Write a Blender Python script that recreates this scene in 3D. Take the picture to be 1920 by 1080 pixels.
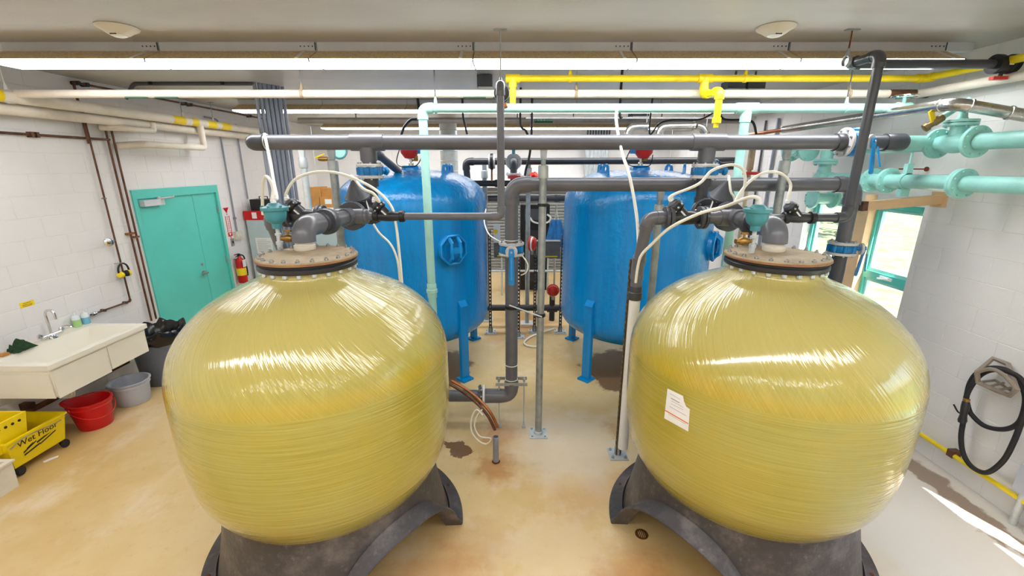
import bpy, math, random
from mathutils import Vector, Matrix
random.seed(7)

# ------------------------------------------------------------------ camera / world / sun / exposure
F, TH, CH = 807.5, math.radians(15.76), 2.47
CT, ST = math.cos(TH), math.sin(TH)
scn = bpy.context.scene
col = scn.collection
for o in list(bpy.data.objects):
    bpy.data.objects.remove(o)

cam_d = bpy.data.cameras.new('camera')
cam_d.sensor_width = 36.0
cam_d.lens = F / 1920 * 36
cam_d.clip_start = 0.05
cam_o = bpy.data.objects.new('camera', cam_d)
cam_o.location = (0, 0, CH)
cam_o.rotation_euler = (math.radians(90) - TH, 0, 0)
col.objects.link(cam_o)
scn.camera = cam_o

vs = scn.view_settings
vs.view_transform = 'Standard'
vs.look = 'None'
vs.exposure = 0.0
vs.gamma = 1.0
vs.use_curve_mapping = False

SUN_DIR = Vector((-0.33, 0.90, -1.25)).normalized()
world = bpy.data.worlds.new('world')
scn.world = world
world.use_nodes = True
wn = world.node_tree
wn.nodes.clear()
w_out = wn.nodes.new('ShaderNodeOutputWorld')
w_bg = wn.nodes.new('ShaderNodeBackground')
w_sky = wn.nodes.new('ShaderNodeTexSky')
w_sky.sky_type = 'NISHITA'
w_sky.sun_disc = False
w_sky.sun_elevation = math.asin(-SUN_DIR.z)
w_sky.sun_rotation = math.atan2(-SUN_DIR.x, -SUN_DIR.y)
w_sky.air_density = 1.0
w_sky.dust_density = 2.0
w_bg.inputs[1].default_value = 0.75
wn.links.new(w_sky.outputs[0], w_bg.inputs[0])
wn.links.new(w_bg.outputs[0], w_out.inputs[0])

sun_d = bpy.data.lights.new('sun', 'SUN')
sun_d.energy = 30.0
sun_d.angle = math.radians(0.6)
sun_d.color = (1.0, 0.95, 0.86)
sun_o = bpy.data.objects.new('sun', sun_d)
sun_o.rotation_euler = SUN_DIR.to_track_quat('-Z', 'Y').to_euler()
sun_o.location = (10, 12, 12)
col.objects.link(sun_o)

LAMP = 16.5           # radiance of the fluorescent diffusers

# ------------------------------------------------------------------ room numbers (metres, floor at z = 0)
WL, WR, YB, YF, CZ = -4.57, 3.65, 10.4, -3.6, 3.36

def ray(u, v):
    a, s = (u - 960) / F, (540 - v) / F
    return Vector((a, CT + s * ST, -ST + s * CT))

def P(u, v, X=None, Y=None, z=None):
    d = ray(u, v)
    if Y is not None: t = Y / d.y
    elif X is not None: t = X / d.x
    else: t = (z - CH) / d.z
    return Vector((d.x * t, d.y * t, CH + d.z * t))

def proj(p):
    q = Vector((p[0], p[1], p[2] - CH))
    dep = q.y * CT - q.z * ST
    upv = q.y * ST + q.z * CT
    if dep <= 0.01: return None
    return (960 + F * q.x / dep, 540 - F * upv / dep, dep)

# ------------------------------------------------------------------ materials
def lin(c):
    return tuple(((x / 255) / 12.92 if x / 255 <= 0.04045 else ((x / 255 + 0.055) / 1.055) ** 2.4) for x in c) + (1.0,)

class NT:
    def __init__(s, name):
        s.m = bpy.data.materials.new(name)
        s.m.use_nodes = True
        s.t = s.m.node_tree
        s.b = s.t.nodes['Principled BSDF']
        s.out = s.t.nodes['Material Output']
    def n(s, kind, **kw):
        nd = s.t.nodes.new('ShaderNode' + kind)
        for k, v in kw.items():
            setattr(nd, k, v)
        return nd
    def l(s, a, b): s.t.links.new(a, b)
    def put(s, sock, v):
        if hasattr(v, 'is_output') or isinstance(v, bpy.types.NodeSocket): s.l(v, sock)
        else: sock.default_value = v
    def math(s, op, a, b=None, c=None, clamp=False):
        nd = s.n('Math', operation=op); nd.use_clamp = clamp
        s.put(nd.inputs[0], a)
        if b is not None: s.put(nd.inputs[1], b)
        if c is not None: s.put(nd.inputs[2], c)
        return nd.outputs[0]
    def mix(s, f, a, b):
        nd = s.n('Mix', data_type='RGBA')
        s.put(nd.inputs[0], f); s.put(nd.inputs[6], a); s.put(nd.inputs[7], b)
        return nd.outputs[2]
    def noise(s, vec, scale, detail=3.0, rough=0.5):
        nd = s.n('TexNoise')
        nd.inputs['Scale'].default_value = scale
        nd.inputs['Detail'].default_value = detail
        nd.inputs['Roughness'].default_value = rough
        if vec is not None: s.l(vec, nd.inputs['Vector'])
        return nd.outputs['Fac']
    def ramp(s, f, a, b):
        nd = s.n('MapRange'); nd.interpolation_type = 'SMOOTHSTEP'
        s.put(nd.inputs[0], f); nd.inputs[1].default_value = a; nd.inputs[2].default_value = b
        return nd.outputs[0]
    def coord(s, kind='Object'):
        return s.n('TexCoord').outputs[kind]
    def world(s):
        return s.n('NewGeometry').outputs['Position']
    def scale(s, vec, sc):
        nd = s.n('VectorMath', operation='MULTIPLY')
        s.l(vec, nd.inputs[0]); nd.inputs[1].default_value = sc
        return nd.outputs[0]
    def bump(s, h, dist, strength=1.0):
        nd = s.n('Bump'); nd.inputs['Distance'].default_value = dist; nd.inputs['Strength'].default_value = strength
        s.l(h, nd.inputs['Height']); s.l(nd.outputs[0], s.b.inputs['Normal'])

M = {}
def mat(name, c, rough=0.5, metal=0.0, var=0.12, vs=6.0, bump=0.0, bs=60.0, coat=0.0, c2=None, spec=0.5):
    """painted / moulded material with a little colour wear"""
    k = NT(name)
    w = k.world()
    base = lin(c)
    dark = lin(c2) if c2 else tuple(x * (1 - var * 1.6) for x in base[:3]) + (1,)
    f = k.ramp(k.noise(w, vs, 4.0, 0.6), 0.35, 0.72)
    k.l(k.mix(f, base, dark), k.b.inputs['Base Color'])
    k.b.inputs['Roughness'].default_value = rough
    k.b.inputs['Metallic'].default_value = metal
    k.b.inputs['Coat Weight'].default_value = coat
    k.b.inputs['Specular IOR Level'].default_value = spec
    if bump: k.bump(k.noise(w, bs, 3.0), bump)
    M[name] = k.m
    return k

mat('white_paint', (232, 229, 226), 0.62, var=0.03, vs=1.3, bump=0.0015, bs=55)
mat('wall_mortar', (228, 225, 222), 0.8, var=0.04)
mat('pvc', (104, 104, 110), 0.28, var=0.10, vs=4)
mat('pvc_dark', (72, 73, 79), 0.3, var=0.10, vs=4)
mat('pvc_black', (44, 44, 48), 0.36, var=0.1)
mat('black', (24, 24, 26), 0.42, var=0.1)
mat('black_rubber', (30, 29, 30), 0.65, var=0.2)
mat('steel', (176, 176, 174), 0.32, 0.85, var=0.10, vs=9)
mat('galv', (172, 178, 178), 0.45, 0.55, var=0.18, vs=14)
mat('galv_light', (200, 206, 206), 0.5, 0.35, var=0.10, vs=14)
mat('chrome', (225, 225, 228), 0.12, 1.0, var=0.03)
mat('foil', (200, 198, 194), 0.24, 0.95, var=0.15, vs=8, bump=0.002, bs=40)
mat('copper', (118, 80, 62), 0.5, 0.5, var=0.35, vs=12)
mat('copper_bright', (184, 116, 72), 0.4, 0.7, var=0.25, vs=12)
mat('brass', (172, 132, 70), 0.35, 0.8, var=0.25, vs=20)
mat('mint', (172, 224, 214), 0.38, var=0.06, vs=3)
mat('mint_deep', (158, 220, 211), 0.36, var=0.10, vs=5, bump=0.002, bs=40)
mat('teal', (92, 204, 190), 0.42, var=0.05, vs=2)
mat('teal_valve', (70, 146, 156), 0.4, var=0.12, vs=14)
mat('gas_yellow', (246, 216, 20), 0.38, var=0.10, vs=5)
mat('cream', (240, 230, 214), 0.6, var=0.10, vs=3, bump=0.001, bs=50)
mat('cream_dirty', (206, 182, 148), 0.65, var=0.2, vs=4)
mat('valve_blue', (0, 126, 196), 0.35, var=0.15, vs=20)
mat('lever_blue', (0, 140, 214), 0.35, var=0.08)
mat('flange_grey', (206, 205, 205), 0.5, var=0.12, vs=20)
mat('red_paint', (206, 40, 26), 0.35, var=0.12, vs=12)
mat('red_plastic', (206, 14, 20), 0.35, var=0.05)
mat('yellow_plastic', (244, 214, 8), 0.4, var=0.05)
mat('grey_plastic', (186, 190, 200), 0.45, var=0.05)
mat('bin_grey', (104, 110, 122), 0.5, var=0.1)
mat('bag', (18, 17, 18), 0.22, var=0.1)
mat('sink', (236, 230, 214), 0.4, var=0.03, vs=2)
mat('tubing', (240, 236, 222), 0.35, var=0.04)
mat('white_plastic', (238, 236, 232), 0.4, var=0.03)
mat('paper', (236, 234, 232), 0.7, var=0.04, vs=9)
mat('cardboard', (196, 138, 70), 0.75, var=0.12, vs=7)
mat('orange', (230, 110, 30), 0.5, var=0.05)
mat('green_cloth', (22, 62, 26), 0.85, var=0.4, vs=40)
mat('green_label', (10, 92, 60), 0.45, var=0.03)
mat('yellow_label', (246, 214, 30), 0.5, var=0.03)
mat('tan_wood', (226, 190, 146), 0.55, var=0.10, vs=4)
mat('cabinet', (188, 204, 206), 0.45, var=0.04)
mat('raceway', (214, 215, 218), 0.5, 0.15, var=0.06, vs=3)
mat('slat_grey', (158, 160, 158), 0.5, 0.2, var=0.1)
mat('dark_grey', (70, 72, 78), 0.5, var=0.1)
mat('soap_green', (170, 214, 140), 0.2, var=0.05)
mat('soap_blue', (120, 190, 220), 0.2, var=0.05)
mat('grass', (120, 132, 88), 0.9, var=0.4, vs=2)
mat('leaf', (52, 70, 44), 0.7, var=0.4, vs=3)
mat('bark', (92, 78, 62), 0.9, var=0.3)
mat('beige_box', (222, 214, 196), 0.5, var=0.05)
mat('rust', (120, 60, 32), 0.8, 0.2, var=0.4, vs=20)
mat('ink', (30, 28, 24), 0.6, var=0.0)
mat('strut_bronze', (128, 108, 70), 0.4, 0.6, var=0.2, vs=10)
mat('conduit_grey', (146, 152, 164), 0.35, 0.2, var=0.1)
mat('hanger_taupe', (150, 136, 122), 0.5, 0.1, var=0.1)
mat('clear_plastic', (226, 232, 232), 0.15, var=0.02)
mat('panel_grey', (112, 112, 112), 0.5, 0.2, var=0.25, vs=8)
mat('apron_blue', (36, 110, 172), 0.8, var=0.15, vs=10)
mat('pipe_taupe', (150, 140, 132), 0.4, 0.2, var=0.15)
mat('path_stone', (200, 194, 182), 0.9, var=0.1)
mat('ink_grey', (168, 166, 164), 0.7, var=0.0)

# brown speckled reflector side of the lights
k = NT('reflector_brown'); w = k.world()
c = k.mix(k.ramp(k.noise(w, 60, 4, 0.7), 0.35, 0.7), lin((238, 218, 180)), lin((206, 176, 128)))
k.l(c, k.b.inputs['Base Color']); k.b.inputs['Roughness'].default_value = 0.8
M['reflector_brown'] = k.m

# emitting diffuser
k = NT('diffuser')
k.b.inputs['Base Color'].default_value = (0.9, 0.9, 0.9, 1)
k.b.inputs['Emission Color'].default_value = (0.96, 0.975, 1.0, 1)
k.b.inputs['Emission Strength'].default_value = LAMP
M['diffuser'] = k.m

# glass
k = NT('glass')
tr = k.n('BsdfTransparent'); gl = k.n('BsdfGlossy'); gl.inputs['Roughness'].default_value = 0.02
mx = k.n('MixShader'); mx.inputs[0].default_value = 0.06; k.l(tr.outputs[0], mx.inputs[1]); k.l(gl.outputs[0], mx.inputs[2])
k.l(mx.outputs[0], k.out.inputs[0])
M['glass'] = k.m

# ceiling: painted, soiled towards the left in broad streaks
k = NT('ceiling_paint'); w = k.world()
f1 = k.ramp(k.noise(k.scale(w, (0.35, 1.2, 1)), 1.1, 5, 0.6), 0.38, 0.75)
f2 = k.ramp(k.noise(w, 9, 6, 0.7), 0.6, 0.85)
c = k.mix(k.math('MULTIPLY', f1, 0.45), lin((196, 193, 190)), lin((160, 148, 130)))
c = k.mix(k.math('MULTIPLY', f2, 0.25), c, lin((120, 110, 100)))
k.l(c, k.b.inputs['Base Color']); k.b.inputs['Roughness'].default_value = 0.45
k.bump(k.noise(w, 40, 3), 0.001)
M['ceiling_paint'] = k.m

# floor: sealed concrete, tan with bleached patches, rust marks and wet stains
k = NT('floor_concrete'); w = k.world()
wf = w
n1 = k.noise(wf, 0.55, 5, 0.62)
n2 = k.noise(k.scale(wf, (1, 0.7, 1)), 2.3, 6, 0.65)
n3 = k.noise(wf, 14, 6, 0.7)
n4 = k.noise(wf, 1.1, 6, 0.7)
c = k.mix(k.ramp(n1, 0.36, 0.66), lin((216, 190, 140)), lin((202, 168, 106)))
c = k.mix(k.math('MULTIPLY', k.ramp(n2, 0.50, 0.72), 0.7), c, lin((224, 206, 176)))
c = k.mix(k.math('MULTIPLY', k.ramp(n3, 0.52, 0.8), 0.35), c, lin((168, 128, 74)))
sep = k.n('SeparateXYZ'); k.l(w, sep.inputs[0])
def blob(cx, cy, r, wob=0.5, sx=1.0, sy=1.0):
    dx = k.math('MULTIPLY', k.math('SUBTRACT', sep.outputs[0], cx), sx)
    dy = k.math('MULTIPLY', k.math('SUBTRACT', sep.outputs[1], cy), sy)
    d = k.math('SQRT', k.math('ADD', k.math('MULTIPLY', dx, dx), k.math('MULTIPLY', dy, dy)))
    d = k.math('ADD', d, k.math('MULTIPLY', k.math('SUBTRACT', k.noise(wf, 5, 5, 0.65), 0.5), wob))
    return d
c = k.mix(k.math('MULTIPLY', k.ramp(blob(.5, 3.45, .75, .9), .75, .3), .6), c, lin((222, 206, 184)))
c = k.mix(k.math('MULTIPLY', k.ramp(blob(.3, 2.3, .5, 1.0), .5, .2), .4), c, lin((222, 204, 170)))
# window daylight painted into the floor colour: grey-white towards the right wall
ex = k.math('ADD', sep.outputs[0], k.math('MULTIPLY', k.math('SUBTRACT', n4, 0.5), 1.6))
c = k.mix(k.math('MULTIPLY', k.ramp(ex, 1.4, 2.8), 0.85), c, lin((216, 212, 208)))
# rust-orange blotches between the front tanks
for bx, by, br, st in ((-0.13, 3.12, 0.24, .55), (-0.12, 3.62, 0.28, .5), (0.95, 2.95, 0.22, .3), (0.35, 1.75, 0.4, .25), (1.02, 3.66, .16, .45), (0.9, 1.9, .5, .3), (0.55, 2.75, .3, .22),
                       (0.3, 6.7, 0.6, .5), (-0.5, 2.05, 0.45, .4), (0.75, 2.05, .35, .35), (-0.25, 2.35, .3, .2), (-0.05, 6.1, .5, .3)):
    f = k.ramp(blob(bx, by, br, 0.5), br, br * 0.35)
    c = k.mix(k.math('MULTIPLY', f, st), c, lin((176, 106, 44)))
# wet dark stains under the blue tanks and along the right wall
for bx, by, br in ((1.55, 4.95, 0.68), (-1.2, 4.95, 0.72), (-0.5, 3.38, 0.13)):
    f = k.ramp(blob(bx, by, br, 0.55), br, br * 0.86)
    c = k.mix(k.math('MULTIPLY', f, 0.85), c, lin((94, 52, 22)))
band = k.math('ADD', sep.outputs[0], k.math('MULTIPLY', k.math('SUBTRACT', k.noise(k.scale(wf, (1, .8, 1)), 3.2, 5, .6), 0.5), 0.42))
f = k.math('MULTIPLY', k.ramp(band, 3.33, 3.36), k.math('SUBTRACT', 1.0, k.ramp(band, 3.50, 3.54)))
c = k.mix(k.math('MULTIPLY', f, 0.7), c, lin((116, 80, 44)))
k.l(c, k.b.inputs['Base Color'])
k.l(k.math('ADD', k.math('MULTIPLY', n2, 0.35), 0.28), k.b.inputs['Roughness'])
k.bump(n3, 0.0015)
M['floor_concrete'] = k.m

# filament-wound fibreglass
k = NT('fibreglass')
oc = k.coord('Object')
sx = k.n('SeparateXYZ'); k.l(oc, sx.inputs[0])
ang = k.math('ARCTAN2', sx.outputs[0], k.math('MULTIPLY', sx.outputs[1], -1.0))
zz = sx.outputs[2]
# dome: helical fibres; body: hoop fibres
cmb = k.n('CombineXYZ'); k.put(cmb.inputs[0], k.math('ADD', k.math('MULTIPLY', ang, 64.0), k.math('MULTIPLY', zz, 62.0))); k.put(cmb.inputs[1], k.math('MULTIPLY', zz, 1.6)); k.put(cmb.inputs[2], 0.3)
cm2 = k.n('CombineXYZ'); k.put(cm2.inputs[0], k.math('SUBTRACT', k.math('MULTIPLY', ang, 60.0), k.math('MULTIPLY', zz, 12.0))); k.put(cm2.inputs[1], k.math('MULTIPLY', zz, 1.3)); k.put(cm2.inputs[2], 4.3)
cmh = k.n('CombineXYZ'); k.put(cmh.inputs[0], k.math('MULTIPLY', ang, 1.3)); k.put(cmh.inputs[1], k.math('ADD', k.math('MULTIPLY', zz, 140.0), k.math('MULTIPLY', ang, 2.2))); k.put(cmh.inputs[2], 0.0)
nd_ = k.noise(cmb.outputs[0], 1.0, 4, 0.62); nd2 = k.noise(cm2.outputs[0], 1.0, 3, 0.6); nh = k.noise(cmh.outputs[0], 1.0, 4, 0.65)
hoop = k.math('SUBTRACT', 1.0, k.ramp(zz, 1.345, 1.365))
dome = k.math('ADD', k.math('MULTIPLY', nd_, 0.68), k.math('MULTIPLY', nd2, 0.32))
fib = k.math('ADD', k.math('MULTIPLY', hoop, nh), k.math('MULTIPLY', k.math('SUBTRACT', 1.0, hoop), dome))
big = k.noise(oc, 2.6, 4, 0.6)
c = k.mix(k.ramp(fib, 0.3, 0.75), lin((158, 146, 50)), lin((180, 167, 82)))
grn = k.ramp(k.noise(oc, 1.6, 5, 0.6), 0.45, 0.7)
c = k.mix(k.math('MULTIPLY', grn, 0.4), c, lin((166, 166, 96)))
c = k.mix(k.math('MULTIPLY', k.ramp(big, 0.42, 0.72), 0.38), c, lin((190, 160, 46)))
# resin-rich amber band at the dome seam
sd = k.math('ABSOLUTE', k.math('SUBTRACT', zz, 1.40))
c = k.mix(k.math('MULTIPLY', k.ramp(sd, 0.08, 0.0), 0.42), c, lin((196, 160, 34)))
c = k.mix(k.math('MULTIPLY', k.ramp(zz, 1.42, 1.62), 0.75), c, lin((176, 162, 98)))
k.l(c, k.b.inputs['Base Color'])
k.b.inputs['Roughness'].default_value = 0.16
k.b.inputs['Coat Weight'].default_value = 0.8
k.b.inputs['Coat Roughness'].default_value = 0.05
k.b.inputs['Subsurface Weight'].default_value = 0.0
cb1 = k.n('CombineXYZ'); k.put(cb1.inputs[0], k.math('ADD', k.math('MULTIPLY', ang, 48.0), k.math('MULTIPLY', zz, 46.0))); k.put(cb1.inputs[1], k.math('MULTIPLY', zz, 2.2)); k.put(cb1.inputs[2], 7.0)
cb2 = k.n('CombineXYZ'); k.put(cb2.inputs[0], k.math('MULTIPLY', ang, 1.5)); k.put(cb2.inputs[1], k.math('ADD', k.math('MULTIPLY', zz, 82.0), k.math('MULTIPLY', ang, 1.6))); k.put(cb2.inputs[2], 0.0)
hb = k.math('ADD', k.math('MULTIPLY', hoop, k.noise(cb2.outputs[0], 1.0, 2, 0.55)), k.math('MULTIPLY', k.math('SUBTRACT', 1.0, hoop), k.noise(cb1.outputs[0], 1.0, 2, 0.5)))
k.bump(hb, 0.0065, 0.45)
k.l(k.b.inputs['Normal'].links[0].from_socket, k.b.inputs['Coat Normal'])
M['fibreglass'] = k.m

# moulded black tank skirt, scuffed
k = NT('skirt'); w = k.coord('Object')
f = k.ramp(k.noise(w, 4, 6, 0.68), 0.45, 0.75)
f2 = k.ramp(k.noise(w, 22, 5, 0.7), 0.55, 0.8)
c = k.mix(k.math('MULTIPLY', f, 0.8), lin((62, 58, 60)), lin((118, 110, 108)))
c = k.mix(k.math('MULTIPLY', f2, 0.4), c, lin((150, 140, 132)))
k.l(c, k.b.inputs['Base Color']); k.b.inputs['Roughness'].default_value = 0.48
k.bump(k.noise(w, 30, 4), 0.003)
M['skirt'] = k.m

# blue enamel with brushed / orange-peel relief
k = NT('tank_blue'); w = k.coord('Object')
c = k.mix(k.ramp(k.noise(k.scale(w, (6, 6, 0.5)), 1.2, 4, .6), 0.3, 0.75), lin((0, 138, 206)), lin((0, 116, 182)))
k.l(c, k.b.inputs['Base Color']); k.b.inputs['Roughness'].default_value = 0.24
k.bump(k.noise(k.scale(w, (1, 1, .6)), 26, 3), 0.010, 0.7)
M['tank_blue'] = k.m

# weathered tan lid
k = NT('lid'); w = k.world()
c = k.mix(k.ramp(k.noise(w, 5, 6, 0.7), 0.4, 0.7), lin((168, 150, 122)), lin((132, 110, 82)))
c = k.mix(k.math('MULTIPLY', k.ramp(k.noise(w, 2.3, 4, .6), .55, .75), .6), c, lin((128, 96, 62)))
k.l(c, k.b.inputs['Base Color']); k.b.inputs['Roughness'].default_value = 0.55
M['lid'] = k.m

# ------------------------------------------------------------------ mesh builder
def basis(axis, hint=None):
    a = Vector(axis).normalized()
    h = Vector(hint) if hint is not None else (Vector((0, 0, 1)) if abs(a.z) < 0.9 else Vector((0, 1, 0)))
    x = h - a * h.dot(a)
    if x.length < 1e-6: x = Vector((1, 0, 0)) - a * a.x
    x.normalize()
    return x, a.cross(x), a

class MB:
    def __init__(s): s.v, s.f = [], []
    def ring(s, c, x, y, r, n):
        i = len(s.v)
        s.v += [c + x * (r * math.cos(2 * math.pi * j / n)) + y * (r * math.sin(2 * math.pi * j / n)) for j in range(n)]
        return list(range(i, i + n))
    def bridge(s, a, b):
        n = len(a)
        for j in range(n): s.f.append((a[j], a[(j + 1) % n], b[(j + 1) % n], b[j]))
    def lathe(s, prof, o=(0, 0, 0), axis=(0, 0, 1), n=24, cap=True, hint=None):
        o = Vector(o); x, y, a = basis(axis, hint); rings = []
        for r, h in prof:
            c = o + a * h
            if r < 1e-6:
                s.v.append(c); rings.append([len(s.v) - 1])
            else: rings.append(s.ring(c, x, y, r, n))
        for A, B in zip(rings, rings[1:]):
            if len(A) == 1 and len(B) > 1:
                for j in range(n): s.f.append((A[0], B[(j + 1) % n], B[j]))
            elif len(B) == 1 and len(A) > 1:
                for j in range(n): s.f.append((A[j], A[(j + 1) % n], B[0]))
            elif len(A) > 1: s.bridge(A, B)
        if cap:
            if len(rings[0]) > 1: s.f.append(tuple(reversed(rings[0])))
            if len(rings[-1]) > 1: s.f.append(tuple(rings[-1]))
        return s
    def cyl(s, p0, p1, r, n=16, r2=None, cap=True):
        p0, p1 = Vector(p0), Vector(p1)
        L = (p1 - p0).length
        return s.lathe([(r, 0), (r if r2 is None else r2, L)], p0, p1 - p0, n, cap)
    def tube(s, pts, r, n=12, cap=True):
        pts = [Vector(p) for p in pts]; rings = []
        d = (pts[1] - pts[0]).normalized(); x, y, _ = basis(d)
        for i, p in enumerate(pts):
            if i == 0: t = pts[1] - pts[0]
            elif i == len(pts) - 1: t = pts[-1] - pts[-2]
            else: t = (pts[i + 1] - pts[i]).normalized() + (pts[i] - pts[i - 1]).normalized()
            t.normalize()
            x = (x - t * x.dot(t)).normalized(); y = t.cross(x)
            rr = r[i] if isinstance(r, (list, tuple)) else r
            rings.append(s.ring(p, x, y, rr, n))
        for A, B in zip(rings, rings[1:]): s.bridge(A, B)
        if cap: s.f.append(tuple(reversed(rings[0]))); s.f.append(tuple(rings[-1]))
        return s
    def box(s, c, size, ax=None):
        c = Vector(c); hx, hy, hz = [q / 2 for q in size]
        X, Y, Z = ax if ax else (Vector((1, 0, 0)), Vector((0, 1, 0)), Vector((0, 0, 1)))
        i = len(s.v)
        for a in (-1, 1):
            for b in (-1, 1):
                for d in (-1, 1): s.v.append(c + X * (a * hx) + Y * (b * hy) + Z * (d * hz))
        for q in ((0, 1, 3, 2), (4, 6, 7, 5), (0, 4, 5, 1), (2, 3, 7, 6), (0, 2, 6, 4), (1, 5, 7, 3)): s.f.append(tuple(i + j for j in q))
        return s
    def bb(s, a, b):
        a, b = Vector(a), Vector(b)
        return s.box((a + b) / 2, [abs(q) for q in (b - a)])
    def prism(s, poly, o, ex, ey, dep):
        o, ex, ey, dep = Vector(o), Vector(ex), Vector(ey), Vector(dep)
        i = len(s.v); n = len(poly)
        s.v += [o + ex * p[0] + ey * p[1] for p in poly] + [o + ex * p[0] + ey * p[1] + dep for p in poly]
        s.f.append(tuple(range(i + n - 1, i - 1, -1))); s.f.append(tuple(range(i + n, i + 2 * n)))
        for j in range(n): s.f.append((i + j, i + (j + 1) % n, i + n + (j + 1) % n, i + n + j))
        return s
    def mesh(s, name, m, off=(0, 0, 0), smooth=True, ang=38):
        off = Vector(off)
        me = bpy.data.meshes.new(name)
        me.from_pydata([tuple(p - off) for p in s.v], [], s.f)
        me.validate()
        import bmesh
        b = bmesh.new(); b.from_mesh(me); bmesh.ops.recalc_face_normals(b, faces=b.faces); b.to_mesh(me); b.free()
        if smooth:
            me.polygons.foreach_set('use_smooth', [True] * len(me.polygons))
            me.set_sharp_from_angle(angle=math.radians(ang))
        me.materials.append(M[m])
        return me
    def build(s, name, m, parent=None, smooth=True, loc=None, ang=38):
        off = ORG[parent.name] if parent is not None else Vector(loc if loc is not None else (0, 0, 0))
        o = bpy.data.objects.new(name, s.mesh(name, m, off, smooth, ang))
        col.objects.link(o)
        if parent is not None: o.parent = parent; o.location = (0, 0, 0)
        else: o.location = off
        ORG[o.name] = off.copy()
        return o

ORG = {}
def tag(o, label=None, cat=None, group=None, kind=None):
    if label: o['label'] = label
    if cat: o['category'] = cat
    if group: o['group'] = group
    if kind: o['kind'] = kind
    return o
def thing(name, loc, label, cat, group=None):
    o = bpy.data.objects.new(name, None); o.empty_display_size = 0.05
    col.objects.link(o); o.location = loc; ORG[o.name] = Vector(loc)
    return tag(o, label, cat, group)
def struct(o): o['kind'] = 'structure'; return o
def stuff(o): o['kind'] = 'stuff'; return o

def smooth_pts(pts, k=8):
    pts = [Vector(p) for p in pts]; out = []
    for i in range(len(pts) - 1):
        p0 = pts[max(i - 1, 0)]; p1 = pts[i]; p2 = pts[i + 1]; p3 = pts[min(i + 2, len(pts) - 1)]
        for j in range(k):
            t = j / k
            out.append(0.5 * ((2 * p1) + (p2 - p0) * t + (2 * p0 - 5 * p1 + 4 * p2 - p3) * t * t + (3 * p1 - p0 - 3 * p2 + p3) * t ** 3))
    out.append(pts[-1]); return out

def arc_pts(c, din, dout, b, k=9):
    """quarter-like bend at corner c between directions din and dout, leg b"""
    p0 = c - din * b; p1 = c + dout * b; out = []
    for j in range(k + 1):
        t = j / k
        out.append(p0 * (1 - t) ** 2 + c * 2 * t * (1 - t) + p1 * t * t)
    return out

def run(parent, pts, r, m, bend=2.0, fit=1.17, sock=True, n=16, fm=None):
    """straight pipes with elbow fittings at the corners; every piece a part"""
    pts = [Vector(p) for p in pts]
    b = r * bend
    for i in range(len(pts) - 1):
        d = (pts[i + 1] - pts[i]).normalized()
        a = pts[i] + d * (b * 0.8 if i > 0 else 0); e = pts[i + 1] - d * (b * 0.8 if i < len(pts) - 2 else 0)
        if (e - a).dot(d) > 0.004: MB().cyl(a, e, r, n).build('pipe', m, parent)
    for i in range(1, len(pts) - 1):
        d1 = (pts[i] - pts[i - 1]).normalized(); d2 = (pts[i + 1] - pts[i]).normalized()
        a = MB().tube(arc_pts(pts[i], d1, d2, b), r * fit, n)
        if sock:
            a.cyl(pts[i] - d1 * (b + r * 0.9), pts[i] - d1 * (b * 0.98), r * fit * 1.05, n)
            a.cyl(pts[i] + d2 * (b * 0.98), pts[i] + d2 * (b + r * 0.9), r * fit * 1.05, n)
        a.build('elbow', fm or m, parent)

def bolts(mb, c, axis, R, n, br=0.008, h=0.012, nn=6, ph=0.0):
    x, y, a = basis(axis)
    for j in range(n):
        t = 2 * math.pi * (j + ph) / n
        p = Vector(c) + x * (R * math.cos(t)) + y * (R * math.sin(t))
        mb.cyl(p, p + a * h, br, nn)
    return mb

def flange(parent, c, axis, R, th=0.022, m='flange_grey', hub=None, nb=8, bm='steel'):
    c = Vector(c); a = Vector(axis).normalized()
    MB().lathe([(R * 0.5, -th / 2), (R - 0.003, -th / 2), (R, -th / 2 + 0.003), (R, th / 2 - 0.003), (R - 0.003, th / 2), (R * 0.5, th / 2)], c, a, 28).build('flange', m, parent)
    if nb:
        b = bolts(MB(), c - a * (th / 2 + 0.012), a, R * 0.83, nb, R * 0.075, th + 0.024, 6, 0.5)
        stuff(b.build('bolt_set', bm, parent))

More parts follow.
